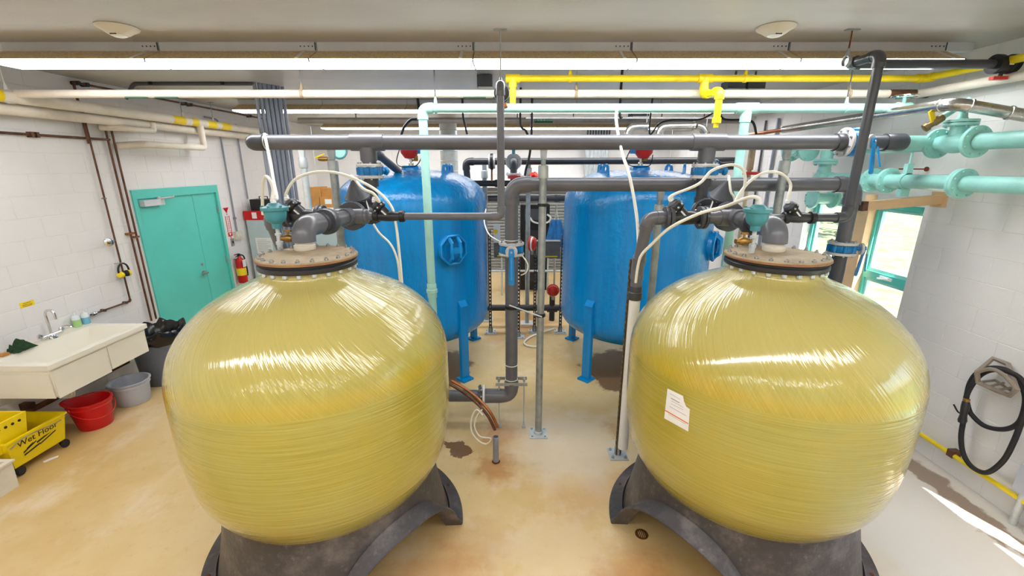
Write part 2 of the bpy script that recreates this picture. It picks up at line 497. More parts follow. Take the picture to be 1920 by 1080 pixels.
def butterfly(label, c, axis, r, stem, lever, llen=0.2, cat='valve', handle='lever'):
    c = Vector(c); a = Vector(axis).normalized(); st = Vector(stem).normalized(); lv = Vector(lever).normalized()
    t = thing('butterfly_valve', c, label, cat)
    R = r * 1.95
    flange(t, c + a * 0.045, a, R, 0.022); flange(t, c - a * 0.045, a, R, 0.022)
    b = MB().lathe([(r * 0.9, -0.03), (R * 0.86, -0.03), (R * 0.9, -0.02), (R * 0.9, 0.02), (R * 0.86, 0.03), (r * 0.9, 0.03)], c, a, 28)
    x, y, _ = basis(a)
    for j in range(8):
        q = 2 * math.pi * (j + 0.5) / 8
        pc = c + x * (R * 0.85 * math.cos(q)) + y * (R * 0.85 * math.sin(q))
        b.cyl(pc - a * 0.028, pc + a * 0.028, R * 0.16, 10)
    b.cyl(c + st * (R * 0.8), c + st * (R + 0.035), 0.016, 12)
    b.build('valve_body', 'valve_blue', t)
    e = c + st * (R + 0.035)
    if handle == 'lever':
        MB().lathe([(0.02, -0.012), (0.05, -0.012), (0.052, 0), (0.05, 0.006), (0.02, 0.006)], e, st, 20).build('notch_plate', 'flange_grey', t)
        w = lv.cross(st).normalized()
        e2 = e + st * 0.016
        poly = [(-0.02, -0.025), (0.02, -0.025), (0.026, 0.02), (0.019, 0.06), (0.025, llen * 0.6), (0.025, llen - 0.014), (0.014, llen), (-0.014, llen), (-0.025, llen - 0.014), (-0.025, llen * 0.6), (-0.019, 0.06), (-0.026, 0.02)]
        h = MB().prism(poly, e2, w, lv, st * 0.009)
        h.prism([(-0.008, 0.04), (0.008, 0.04), (0.009, llen * 0.8), (-0.009, llen * 0.8)], e2 + st * 0.035 - st * 0.012, w, (lv + st * 0.18).normalized(), st * 0.006)
        h.build('lever', 'lever_blue', t)
        MB().cyl(e2, e2 + st * 0.02, 0.009, 8).build('lever_bolt', 'steel', t)
    else:
        MB().lathe([(0.01, 0), (0.03, 0.004), (0.034, 0.02), (0.026, 0.034), (0.01, 0.036)], e, st, 16).build('gear_cap', 'valve_blue', t)
    return t

def yvalve(label, c, axis, up, r, size=1.0, cone=False, flanged=False, lean=1, tilt=1.0):
    """Y-pattern diaphragm valve: body along axis, bonnet leaning along lean*axis + up"""
    c = Vector(c); a = Vector(axis).normalized(); u = Vector(up).normalized()
    t = thing('diaphragm_valve', c, label, 'valve')
    L = 0.10 * size
    MB().lathe([(r * 1.05, -L), (r * 1.15, -L * .8), (r * 1.3, -L * .4), (r * 1.35, 0), (r * 1.3, L * .4), (r * 1.15, L * .8), (r * 1.05, L)], c, a, 20).build('valve_body', 'pvc_black', t)
    d = (a * lean * tilt + u).normalized()
    b0 = c + d * (r * 0.3)
    bl = 0.10 * size
    MB().lathe([(r * 1.15, 0), (r * 1.15, bl * .7), (r * 1.5, bl * .8)], b0, d, 20).build('bonnet', 'pvc_black', t)
    cc = b0 + d * (bl * .8)
    cr = 0.050 * size
    if cone:
        MB().lathe([(cr * .95, 0), (cr * 1.25, 0.004), (cr * 1.25, 0.016), (cr * 1.18, 0.02), (cr * .28, 0.085 * size), (cr * .22, 0.092 * size), (0, 0.094 * size)], cc, d, 28).build('cone_cap', 'dark_grey', t)
        tip = cc + d * (0.094 * size)
        stuff(bolts(MB(), cc - d * 0.004, d, cr * 1.12, 8, 0.006, 0.026).build('bolt_set', 'steel', t))
    else:
        MB().lathe([(cr * .9, 0), (cr * 1.05, 0.003), (cr * 1.05, 0.035 * size), (cr * .95, 0.042 * size)], cc, d, 24).build('cap_ring', 'black', t)
        MB().lathe([(cr * .95, 0.042 * size), (cr * .8, 0.062 * size), (cr * .35, 0.075 * size), (0, 0.077 * size)], cc, d, 24).build('cap_dome', 'dark_grey', t)
        tip = cc + d * (0.075 * size)
        sb = MB(); x, y, _ = basis(d)
        for j in range(8):
            q = 2 * math.pi * j / 8
            dr = x * math.cos(q) + y * math.sin(q)
            sb.cyl(cc + d * 0.02 * size + dr * (cr * 1.0), cc + d * 0.02 * size + dr * (cr * 1.05 + 0.006), 0.007 * size, 8)
        stuff(sb.build('bolt_set', 'galv_light', t))
    w = d.cross(a).normalized()
    if w.y > 0: w = -w
    lc = b0 + d * (bl * .35) + w * (r * 1.15 + 0.001)
    MB().box(lc, (bl * .55, 0.012 * size, 0.003), (d, d.cross(w), w)).build('label_tag', 'white_plastic', t)
    if flanged:
        for s in (-1, 1):
            flange(t, c + a * (s * (L + 0.012)), a, r * 2.1, 0.026, 'dark_grey', nb=4)
            flange(t, c + a * (s * (L + 0.042)), a, r * 2.1, 0.022, 'pvc_dark', nb=0)
    else:
        for s in (-1, 1):
            MB().lathe([(r * 1.2, -0.02), (r * 1.55, -0.018), (r * 1.55, 0.012), (r * 1.3, 0.02)], c + a * (s * (L + 0.01)), a * s, 18).build('union_nut', 'black', t)
    return t, tip, d
# ================================================================== STRUCTURE
struct(MB().bb((WL - .2, YF - .2, -.12), (WR + .2, YB + .2, 0)).build('floor', 'floor_concrete', smooth=False))
struct(MB().bb((WL - .2, YF - .2, CZ), (WR + .2, YB + .2, CZ + .15)).build('ceiling', 'ceiling_paint', smooth=False))

DY0, DY1 = P(243, 358, X=WL).y, P(404, 345.5, X=WL).y
DZ = (P(243, 358, X=WL).z + P(404, 345.5, X=WL).z) / 2
WY0, WY1, WZ0, WZ1 = 3.86, 5.42, 0.92, 2.12

def wall(name, plane, a0, a1, hole, n_axis):
    """plane = coordinate of the inner face; n_axis +1/-1 inward normal; runs along Y ('x' walls) or X ('y' walls)"""
    m = MB(); th = 0.2; REC = 0.0026
    kind, c, sgn = plane
    def bb(p0, p1, z0, z1):
        if p1 - p0 < 1e-4 or z1 - z0 < 1e-4: return
        i, o = c - sgn * REC, c - sgn * th
        if kind == 'x': m.bb((min(i, o), p0, z0), (max(i, o), p1, z1))
        else: m.bb((p0, min(i, o), z0), (p1, max(i, o), z1))
    if hole:
        cur = a0
        for (h0, h1, z0, z1) in sorted(hole):
            bb(cur, h0, 0, CZ); bb(h0, h1, 0, z0); bb(h0, h1, z1, CZ); cur = h1
        bb(cur, a1, 0, CZ)
    else: bb(a0, a1, 0, CZ)
    w = struct(m.build(name, 'wall_mortar', smooth=False))
    # painted concrete blocks, running bond
    BL, BH, J = 0.4, 0.2, 0.003
    todo = []
    rows = int(math.ceil(CZ / BH))
    for r in range(rows):
        z0, z1 = r * BH, min((r + 1) * BH, CZ)
        x = a0 - (BL / 2 if r % 2 else 0)
        while x < a1:
            p0, p1 = max(x, a0), min(x + BL, a1)
            x += BL
            if p1 - p0 < 0.03: continue
            pieces = [(p0, p1, z0, z1)]
            for (h0, h1, hz0, hz1) in (hole or []):
                if p1 > h0 and p0 < h1 and z1 > hz0 and z0 < hz1:
                    pieces = []
                    if p0 < h0 - .02: pieces.append((p0, h0, z0, z1))
                    if p1 > h1 + .02: pieces.append((h1, p1, z0, z1))
                    q0, q1 = max(p0, h0), min(p1, h1)
                    if z0 < hz0 - .02: pieces.append((q0, q1, z0, hz0))
                    if z1 > hz1 + .02: pieces.append((q0, q1, hz1, z1))
            todo += pieces
    def blockmesh(mb, L, H, off):
        hl, hh, ch = L / 2 - J / 2, H / 2 - J / 2, 0.003
        i = len(mb.v)
        for (a, b, d) in ((hl, hh, -0.012), (hl, hh, -ch * .8), (hl - ch, hh - ch, 0)):
            for (sa, sb) in ((-1, -1), (1, -1), (1, 1), (-1, 1)):
                if kind == 'x': mb.v.append(off + Vector((sgn * d, sa * a, sb * b)))
                else: mb.v.append(off + Vector((sa * a, sgn * d, sb * b)))
        for q in range(2):
            for j in range(4):
                mb.f.append((i + q * 4 + j, i + q * 4 + (j + 1) % 4, i + q * 4 + 4 + (j + 1) % 4, i + q * 4 + 4 + j))
        mb.f.append((i + 8, i + 9, i + 10, i + 11))
    scored = []
    for pc in todo:
        cen = Vector((c, (pc[0] + pc[1]) / 2, (pc[2] + pc[3]) / 2)) if kind == 'x' else Vector(((pc[0] + pc[1]) / 2, c, (pc[2] + pc[3]) / 2))
        pr = proj(cen); sc = -1
        if pr and -60 < pr[0] < 1980 and -60 < pr[1] < 1140: sc = (pc[1] - pc[0]) * (pc[3] - pc[2]) / pr[2] ** 2
        scored.append((sc, pc, cen))
    scored.sort(key=lambda q: -q[0])
    cache = {}; rest = MB()
    for i, (sc, pc, cen) in enumerate(scored):
        L, H = round(pc[1] - pc[0], 3), round(pc[3] - pc[2], 3)
        if i < 300 and sc > 0:
            key = (L, H)
            if key not in cache:
                mb = MB(); blockmesh(mb, L, H, Vector((0, 0, 0))); cache[key] = mb.mesh('block', 'white_paint', smooth=False)
            o = bpy.data.objects.new('block', cache[key]); col.objects.link(o); o.parent = w; o.location = cen
        else: blockmesh(rest, L, H, cen)
    if rest.v: stuff(rest.build('block_courses', 'white_paint', w, smooth=False))
    return w

wall('wall_left', ('x', WL, 1), YF, YB, [(DY0 + .03, DY1 - .03, 0, DZ - .03)], 1)
wall('wall_right', ('x', WR, -1), YF, YB, [(WY0, WY1, WZ0, WZ1), (.35, 1.9, .72, WZ1)], -1)
wall('wall_back', ('y', YB, -1), WL, WR, None, -1)
wall('wall_front', ('y', YF, 1), WL, WR, None, 1)

# ---- teal double door
d = thing('door_1', (WL, (DY0 + DY1) / 2, 0), 'teal painted double steel door with unequal leaves', 'door'); struct(d); del d['category']
fw = 0.10
fr = MB()
fr.bb((WL - .1, DY0, 0), (WL + .02, DY0 + .055, DZ)); fr.bb((WL - .1, DY1 - .055, 0), (WL + .02, DY1, DZ)); fr.bb((WL - .1, DY0 + .055, DZ - .11), (WL + .02, DY1 - .055, DZ))
fr.build('door_frame', 'teal', d, smooth=False)
ym = P(388, 480, X=WL).y - .0
ym = DY0 + (DY1 - DY0) * 0.655
top = DZ - .115
lf = MB().bb((WL - .055, DY0 + .058, .01), (WL - .008, ym - .003, top)).build('door_leaf', 'teal', d, smooth=False)
rf = MB().bb((WL - .055, ym + .003, .01), (WL - .008, DY1 - .058, top)).build('door_leaf', 'teal', d, smooth=False)
for leaf, y in ((lf, DY0 + .06), (rf, DY1 - .06)):
    for zf in (0.16, 0.5, 0.88):
        MB().cyl((WL + .004, y, top * zf - .06), (WL + .004, y, top * zf + .06), .012, 10).build('hinge', 'galv', leaf)
hz = P(372, 515, X=WL).z; hy = ym - .07
hd = MB().cyl((WL - .008, hy, hz), (WL + .012, hy, hz), .032, 16)
hd.cyl((WL + .01, hy, hz), (WL + .055, hy, hz), .012, 10); hd.box((WL + .055, hy - .05, hz), (.02, .13, .022))
hd.build('door_handle', 'steel', lf)
MB().lathe([(.02, 0), (.02, .012), (.014, .016)], (WL - .008, hy, hz + .13), (1, 0, 0), 16).build('deadbolt', 'steel', lf)
cz = P(288, 378, X=WL).z
cl = thing('door_closer', (WL + .03, DY0 + .2, cz), 'grey hydraulic closer with folding arm on the teal door', 'door closer')
MB().bb((WL - .006, DY0 + .10, cz - .045), (WL + .06, DY0 + .42, cz + .03)).build('closer_body', 'raceway', cl, smooth=False)
a = MB().tube([(WL + .05, DY0 + .36, cz + .035), (WL + .16, DY0 + .45, cz + .05), (WL + .03, DY0 + .62, cz + .05)], .012, 8)
a.cyl((WL + .04, DY0 + .36, cz + .02), (WL + .04, DY0 + .36, cz + .06), .02, 10); a.build('closer_arm', 'raceway', cl)

# ---- windows in the right wall
def window(name, y0, y1):
    w = thing(name, (WR + .13, (y0 + y1) / 2, WZ0), None, None); struct(w)
    x0, x1 = WR + .10, WR + .17
    f = MB()
    for (a, b, z0, z1) in ((y0, y0 + .05, WZ0, WZ1), (y1 - .05, y1, WZ0, WZ1), (y0 + .05, y1 - .05, WZ0, WZ0 + .06), (y0 + .05, y1 - .05, WZ1 - .06, WZ1), (y0 + .05, y1 - .05, 1.34, 1.42)):
        f.bb((x0, a, z0), (x1, b, z1))
    f.build('window_frame', 'teal', w, smooth=False)
    s = MB(); x0, x1 = WR + .12, WR + .155
    for (za, zb) in ((1.42, WZ1 - .06), (WZ0 + .06, 1.34)):
        for (a, b, z0, z1) in ((y0 + .05, y0 + .08, za, zb), (y1 - .08, y1 - .05, za, zb), (y0 + .08, y1 - .08, za, za + .03), (y0 + .08, y1 - .08, zb - .03, zb)):
            s.bb((x0, a, z0), (x1, b, z1))
    s.build('sash', 'mint_deep', w, smooth=False)
    for (za, zb) in ((1.45, WZ1 - .09), (WZ0 + .09, 1.31)):
        MB().bb((WR + .136, y0 + .08, za), (WR + .140, y1 - .08, zb)).build('pane', 'glass', w, smooth=False)
    l = MB().bb((WR + .09, (y0 + y1) / 2 - .07, 1.37), (WR + .105, (y0 + y1) / 2 + .07, 1.40)); l.cyl((WR + .09, (y0 + y1) / 2 - .03, 1.385), (WR + .05, (y0 + y1) / 2 + .05, 1.38), .009, 8)
    l.build('window_latch', 'white_plastic', w)
    return w
window('window_1', WY0, 4.50)
window('window_2', 4.66, WY1)
w3 = thing('window_3', (WR + .1, 1.1, .72), None, None); struct(w3)
f3 = MB()
for (a, b, z0, z1) in ((.35, .40, .72, WZ1), (1.85, 1.9, .72, WZ1), (.40, 1.10, .72, .77), (1.15, 1.85, .72, .77), (.40, 1.10, WZ1 - .05, WZ1), (1.15, 1.85, WZ1 - .05, WZ1), (1.10, 1.15, .72, WZ1)): f3.bb((WR + .10, a, z0), (WR + .15, b, z1))
f3.build('window_frame', 'teal', w3, smooth=False)
for (a, b) in ((.40, 1.10), (1.15, 1.85)): MB().bb((WR + .122, a, .77), (WR + .126, b, WZ1 - .05)).build('pane', 'glass', w3, smooth=False)
struct(MB().bb((WR + .02, 4.48, WZ0), (WR + .19, 4.68, WZ1)).build('trim_1', 'tan_wood', smooth=False))
sill = struct(MB().bb((WR - .01, WY0 - .02, WZ0 - .035), (WR + .2, WY1 + .02, WZ0)).build('trim_2', 'white_paint', smooth=False))

# ---- roller door in the back wall
r0, r1 = -1.2, 2.2
rd = thing('door_2', (.5, YB - .05, 0), 'grey slatted roller door in the white back wall', 'door'); struct(rd); del rd['category']
g = MB().bb((r0 - .08, YB - .1, 0), (r0, YB - .004, 2.12)); g.bb((r1, YB - .1, 0), (r1 + .08, YB - .004, 2.12)); g.bb((r0 - .08, YB - .2, 2.0), (r1 + .08, YB - .004, 2.3))
g.build('roller_housing', 'white_paint', rd, smooth=False)
sm = MB().prism([(0, 0), (.03, .01), (.036, .03), (.03, .062), (0, .07)], (r0, YB - .04, 0), (0, -1, 0), (0, 0, 1), (r1 - r0, 0, 0)).mesh('slat', 'slat_grey', (0, 0, 0))
for i in range(28):
    o = bpy.data.objects.new('slat', sm); col.objects.link(o); o.parent = rd; o.location = Vector((0, 0, .02 + i * .071)) - ORG[rd.name]

# ================================================================== FLUORESCENT LIGHTS
def light_row(Y, names, first):
    x0, x1 = -3.80, 3.24
    n = 6; L = (x1 - x0) / n
    for i in range(n):
        a, b = x0 + i * L, x0 + (i + 1) * L
        t = thing('fluorescent_light', ((a + b) / 2, Y + .15, CZ - .2), names[i], 'ceiling light', 'fluorescent ceiling lights')
        j = .004
        MB().bb((a + j, Y, CZ - .062), (b - j + (.2 if i == n - 1 else 0), Y + .06, CZ - .001)).build('raceway', 'raceway', t, smooth=False)
        MB().prism([(0, CZ - .062), (-.165, CZ - .146), (-.16, CZ - .15), (.125, CZ - .15), (.13, CZ - .146), (.06, CZ - .062)], (a + j, Y, 0), (0, 1, 0), (0, 0, 1), (L - 2 * j, 0, 0)).build('reflector', 'reflector_brown', t, smooth=False)
        MB().prism([(-.162, CZ - .151), (-.158, CZ - .160), (-.14, CZ - .166), (.10, CZ - .166), (.118, CZ - .160), (.122, CZ - .151)], (a + j, Y, 0), (0, 1, 0), (0, 0, 1), (L - 2 * j, 0, 0)).build('diffuser', 'diffuser', t, smooth=False)
        MB().prism([(-.166, CZ - .146), (-.167, CZ - .171), (.122, CZ - .171), (.128, CZ - .146)], (b - .004, Y, 0), (0, 1, 0), (0, 0, 1), (.008, 0, 0)).build('end_plate', 'dark_grey', t, smooth=False)
        if first:
            MB().bb((b - .014, Y - .003, CZ - .058), (b - .006, Y + .001, CZ - .004)).build('joint_plate', 'dark_grey', t, smooth=False)
            sb = MB()
            for dx in (-.12, -.09, -.06, -.03):
                sb.cyl((b - .0 + dx, Y + .001, CZ - .03), (b + dx, Y - .004, CZ - .03), .005, 6)
            stuff(sb.build('screw_set', 'dark_grey', t))
            MB().prism([(-.168, CZ - .142), (-.004, CZ - .058), (0.0, CZ - .058), (0.0, CZ - .066), (-.164, CZ - .148)], (b - .1, Y - .002, 0), (0, 1, 0), (0, 0, 1), (.022, 0, 0)).build('hanger_clip', 'white_plastic', t, smooth=False)
NTH = ['leftmost', 'second', 'third', 'fourth', 'fifth', 'rightmost']
def names(fmt): return [fmt % q for q in NTH]
light_row(3.57, names('%s glowing fluorescent light from the left wall in the nearest overhead row'), True)
light_row(6.44, names('%s glowing fluorescent light from the left wall in the middle overhead row'), False)
light_row(9.25, names('%s glowing fluorescent light from the left wall in the farthest overhead row'), False)
light_row(0.74, names('%s fluorescent light from the left wall in the row overhead of the camera'), False)
light_row(-2.1, names('%s fluorescent light from the left wall in the row behind the camera'), False)

# ================================================================== FRONT FIBREGLASS TANKS
NECK = 1.912
TPROF = [(0.0, .30), (.29, .33), (.46, .39), (.585, .475), (.668, .57), (.722, .67), (.752, .77), (.768, .88), (.777, 1.0), (.780, 1.15), (.780, 1.28), (.777, 1.36), (.765, 1.43), (.738, 1.51), (.690, 1.59), (.622, 1.665), (.54, 1.73), (.445, 1.783), (.355, 1.823), (.295, 1.848), (.262, 1.872), (.252, 1.892), (.252, NECK)]
def hit_tank(u, v, cx, cy):
    d = ray(u, v).normalized(); o = Vector((0, 0, CH)); t = 0.8
    while t < 6:
        p = o + d * t; r = math.hypot(p.x - cx, p.y - cy)
        for (r0, z0), (r1, z1) in zip(TPROF, TPROF[1:]):
            if z0 <= p.z <= z1 and z1 > z0 and r <= r0 + (r1 - r0) * (p.z - z0) / (z1 - z0): return p
        t += .0015
    return None

def fib_tank(cx, cy, label, arcs):
    t = thing('fibreglass_tank', (cx, cy, 0), label, 'tank', 'squat fibreglass filter tanks')
    c = Vector((cx, cy, 0))
    # smooth the profile
    pp = smooth_pts([Vector((r, 0, z)) for r, z in TPROF], 4)
    pp = [(max(p.x, 0), p.z) for p in pp]
    MB().lathe(pp, c, (0, 0, 1), 96, cap=False).build('tank_body', 'fibreglass', t, ang=180)
    # skirt with arches
    def cut(az):
        m = 0
        for a0, hw in arcs:
            q = abs((az - a0 + 180) % 360 - 180) / hw
            if q < 1: m = max(m, .42 * (1 - q ** 2.1) ** .55)
        return m
    N = 144; K = 8; sk = MB(); grid = []
    def rad(z): return .645 + .105 * (1 - min(z / .56, 1)) ** 1.3
    for i in range(N):
        az = 360 * i / N; zc = cut(az); rowv = []
        for j in range(K + 1):
            z = zc + (.56 - zc) * j / K; r = rad(z)
            rowv.append(len(sk.v)); sk.v.append(c + Vector((r * math.cos(math.radians(az)), r * math.sin(math.radians(az)), z)))
        inn = []
        for z, dr in ((.56, -.03), (zc, -.03)):
            r = rad(z) + dr; inn.append(len(sk.v)); sk.v.append(c + Vector((r * math.cos(math.radians(az)), r * math.sin(math.radians(az)), z)))
        grid.append((rowv, inn))
    for i in range(N):
        A, B = grid[i], grid[(i + 1) % N]
        for j in range(K): sk.f.append((A[0][j], B[0][j], B[0][j + 1], A[0][j + 1]))
        sk.f.append((A[0][K], B[0][K], B[1][0], A[1][0])); sk.f.append((A[1][0], B[1][0], B[1][1], A[1][1])); sk.f.append((A[1][1], B[1][1], B[0][0], A[0][0]))
    s = sk.build('skirt', 'skirt', t, ang=50)
    # rolled flange that follows foot and arches
    fl = MB(); sec = []
    for i in range(N):
        az = math.radians(360 * i / N); zc = cut(360 * i / N)
        dz = .0
        pr = [(-.032, 0), (.078, 0), (.088, .014), (.078, .032), (.014, .042), (-.005, .07)]
        row = []
        for dr, h in pr:
            r = rad(zc) + dr; row.append(len(fl.v)); fl.v.append(c + Vector((r * math.cos(az), r * math.sin(az), max(zc - .012, 0) + h)))
        sec.append(row)
    for i in range(N):
        A, B = sec[i], sec[(i + 1) % N]
        for j in range(len(A)): fl.f.append((A[j], B[j], B[(j + 1) % len(A)], A[(j + 1) % len(A)]))
    fl.build('skirt_flange', 'skirt', s, ang=60)
    bt = MB()
    for az in range(0, 360, 30):
        if cut(az) == 0:
            p = c + Vector(((rad(0) + .04) * math.cos(math.radians(az)), (rad(0) + .04) * math.sin(math.radians(az)), .03))
            bt.cyl(p, p + Vector((0, 0, .012)), .012, 6)
    stuff(bt.build('anchor_bolt_set', 'rust', s))
    # flange stack and lid
    MB().lathe([(.22, 0), (.266, 0), (.27, .006), (.27, .024), (.264, .03), (.22, .03)], c + Vector((0, 0, NECK)), n=56).build('neck_flange', 'pvc_black', t)
    MB().lathe([(.2, 0), (.262, 0), (.264, .006), (.262, .014), (.2, .014)], c + Vector((0, 0, NECK + .031)), n=56).build('gasket', 'black_rubber', t)
    lid = MB().lathe([(0, .0), (.268, 0), (.273, .004), (.273, .016), (.268, .022), (0, .022)], c + Vector((0, 0, NECK + .046)), n=64).build('lid', 'lid', t)
    MB().lathe([(.2735, .001), (.2762, .003), (.2762, .012), (.2735, .014)], c + Vector((0, 0, NECK + .046)), n=64, cap=False).build('lid_edge', 'orange_edge', lid)
    LZ = NECK + .068
    bm = MB().lathe([(.011, 0), (.011, .010), (.006, .011), (.006, .018), (0, .018)], (0, 0, 0), n=6).mesh('lid_bolt', 'steel')
    nm = MB().lathe([(.013, 0), (.013, -.016), (.008, -.02), (0, -.022)], (0, 0, 0), n=8).mesh('lid_nut', 'galv_light')
    nb = 22
    for i in range(nb):
        a = 2 * math.pi * (i + .3) / nb
        o = bpy.data.objects.new('lid_bolt', bm); col.objects.link(o); o.parent = lid; o.location = (.252 * math.cos(a), .252 * math.sin(a), LZ)
        o = bpy.data.objects.new('lid_nut', nm); col.objects.link(o); o.parent = t; o.location = (.256 * math.cos(a), .256 * math.sin(a), NECK)
    return t, LZ
k_ = mat('orange_edge', (156, 118, 66), 0.55, var=0.3, vs=4, c2=(134, 84, 62))
TLX, TLY, TRX, TRY = -1.19, 2.47, 1.545, 2.48
tankL, LZ = fib_tank(TLX, TLY, 'yellow fibreglass tank on a black skirt, nearer the teal door', [(-36, 37), (144, 37)])
tankR, _ = fib_tank(TRX, TRY, 'yellow fibreglass tank with a torn white label, nearer the windows', [(-144, 37), (36, 37)])

# torn label on the right-hand tank
def decal(name, poly, cx, cy, m, parent, lift, label=None, sub=6):
    pts = []
    for (a, b) in zip(poly, poly[1:] + poly[:1]):
        for j in range(2): pts.append((a[0] + (b[0] - a[0]) * j / 2, a[1] + (b[1] - a[1]) * j / 2))
    cu = sum(p[0] for p in pts) / len(pts); cv = sum(p[1] for p in pts) / len(pts)
    mb = MB()
    rings = []
    for q in range(sub, 0, -1):
        row = []
        for p in pts:
            h = hit_tank(cu + (p[0] - cu) * q / sub, cv + (p[1] - cv) * q / sub, cx, cy)
            nrm = Vector((h.x - cx, h.y - cy, 0)).normalized()
            row.append(len(mb.v)); mb.v.append(h + nrm * lift)
        rings.append(row)
    h = hit_tank(cu, cv, cx, cy); nrm = Vector((h.x - cx, h.y - cy, 0)).normalized()
    mb.v.append(h + nrm * lift); ce = len(mb.v) - 1
    for A, B in zip(rings, rings[1:]): mb.bridge(A, B)
    for j in range(len(pts)): mb.f.append((rings[-1][j], rings[-1][(j + 1) % len(pts)], ce))
    o = mb.build(name, m, parent)
    if label: o['label'] = label
    return o
lp = [(1252, 728), (1281, 743), (1283, 755), (1287, 765), (1286, 762), (1294, 767), (1291, 809), (1246, 783)]
lb = decal('label', [(1252, 728), (1281, 742), (1283, 752), (1287, 762), (1294, 767), (1291, 809), (1246, 784)], TRX, TRY, 'paper', tankR, .0025, 'torn white paper label with an orange line')
decal('label_stripe', [(1248.2, 768), (1291.5, 793), (1291.3, 795), (1248, 770)], TRX, TRY, 'orange', lb, .0040, sub=2)
for (a, b, h) in (((1257, 737), (1276, 748), .8), ((1259, 745), (1275, 754), 2.2), ((1260, 751), (1282, 763), .8), ((1259, 756), (1282, 768), .8), ((1256, 761), (1288, 779), 1.0), ((1253, 775), (1286, 794), .8)):
    decal('label_print', [a, b, (b[0], b[1] + h), (a[0], a[1] + h)], TRX, TRY, 'ink_grey', lb, .0040, sub=2)

# ================================================================== BLUE STEEL TANKS
def blue_tank(cx, cy, label, man_az, lug_az):
    t = thing('blue_pressure_tank', (cx, cy, 0), label, 'tank', 'blue steel pressure tanks')
    R = .88; c = Vector((cx, cy, 0)); zb, zt = .66, 2.06
    prof = []
    for j in range(11):                       # lower dished head
        a = math.radians(90 * j / 10); prof.append((R * math.sin(a) ** .75 if j else 0, zb - .30 * math.cos(a)))
    prof += [(R, zb + .02), (R + .004, zb + .05), (R, zb + .08), (R, 1.3), (R, zt - .06), (R + .004, zt - .03), (R, zt)]
    for j in range(1, 13):
        a = math.radians(90 * j / 12); prof.append((R * math.cos(a) ** .62 if j < 12 else 0, zt + .37 * math.sin(a)))
    body = MB().lathe(prof, c, n=88, cap=False).build('tank_shell', 'tank_blue', t, ang=60)
    # nozzle on the crown
    MB().lathe([(.12, -.04), (.115, .03), (.10, .05), (0, .05)], c + Vector((0, 0, zt + .37)), n=24).build('top_nozzle', 'tank_blue', t)
    # lifting lugs with eyes
    for az in lug_az:
        a = math.radians(az); out = Vector((math.cos(a), math.sin(a), 0)); tan = Vector((-out.y, out.x, 0))
        rr = .50; zz_ = zt + .30
        base = c + out * rr + Vector((0, 0, zz_))
        lug = MB(); n = 18
        outer = [(-.08, -.05), (.08, -.05)] + [(.055 * math.cos(math.radians(q)), .085 + .055 * math.sin(math.radians(q))) for q in range(0, 181, 20)]
        inner = [(.026 * math.cos(2 * math.pi * j / 14), .085 + .026 * math.sin(2 * math.pi * j / 14)) for j in range(14)]
        # plate with a hole: bridge by nearest mapping
        m = 28
        oc = []
        for j in range(m):
            q = 2 * math.pi * j / m; dx, dy = math.cos(q), math.sin(q)
            best = 9
            for (p0, p1) in zip(outer, outer[1:] + outer[:1]):
                ex, ey = p1[0] - p0[0], p1[1] - p0[1]; den = dx * ey - dy * ex
                if abs(den) < 1e-9: continue
                tt = ((p0[0]) * ey - (p0[1] - .085) * ex) / den; ss = ((p0[0]) * dy - (p0[1] - .085) * dx) / den
                if tt > 0 and -1e-6 <= ss <= 1 + 1e-6: best = min(best, tt)
            oc.append((dx * best, .085 + dy * best))
        rows = []
        for th in (-.011, .011):
            for ring_ in (oc, [(.026 * math.cos(2 * math.pi * j / m), .085 + .026 * math.sin(2 * math.pi * j / m)) for j in range(m)]):
                i0 = len(lug.v); lug.v += [base + tan * p[0] + Vector((0, 0, p[1])) + out * th for p in ring_]; rows.append(list(range(i0, i0 + m)))
        lug.bridge(rows[0], rows[1]); lug.bridge(rows[1], rows[3]); lug.bridge(rows[3], rows[2]); lug.bridge(rows[2], rows[0])
        lug.build('lifting_lug', 'tank_blue', t)
    # legs
    for az in (-45, 45, 135, 225):
        a = math.radians(az); out = Vector((math.cos(a), math.sin(a), 0)); tan = Vector((-out.y, out.x, 0)); up = Vector((0, 0, 1))
        pc = c + out * (R + .015)
        leg = MB().box(pc + up * .47, (.05, .105, .92), (out, tan, up))
        leg.prism([(-.03, 0), (.035, 0), (-.03, .08)], pc + up * .93 - tan * .052, out, up, tan * .105)
        lg = leg.build('leg', 'tank_blue', t, smooth=False)
        MB().box(pc + up * .012, (.15, .15, .024), (out, tan, up)).build('foot_plate', 'tank_blue', lg, smooth=False)
    # hand-hole with octagonal yoke
    a = math.radians(man_az); out = Vector((math.cos(a), math.sin(a), 0)); tan = Vector((-out.y, out.x, 0)); up = Vector((0, 0, 1))
    mc = c + out * (R - .03) + up * 1.60
    hh = MB().lathe([(.17, 0), (.17, .06), (.15, .075), (.145, .04), (0, .03)], mc, out, 28)
    h = hh.build('hand_hole', 'tank_blue', t)
    yo = MB()
    for s in (-1, 1):
        yo.tube([mc + tan * (s * .05) + up * .15 + out * .05, mc + tan * (s * .05) + up * .08 + out * .13, mc + tan * (s * .05) - up * .08 + out * .13, mc + tan * (s * .05) - up * .15 + out * .05], .02, 8)
    yo.box(mc + out * .13, (.03, .14, .06), (out, tan, up))
    yo.build('yoke', 'tank_blue', h)
    oct_ = MB(); pts = [mc + out * .075 + tan * (.165 * math.cos(math.radians(22.5 + 45 * j))) + up * (.165 * math.sin(math.radians(22.5 + 45 * j))) for j in range(9)]
    oct_.tube(pts, .016, 8); oct_.build('yoke_rim', 'tank_blue', h)
    return t, zt + .42
BLX, BRX, BY = -1.2, 1.525, 5.33
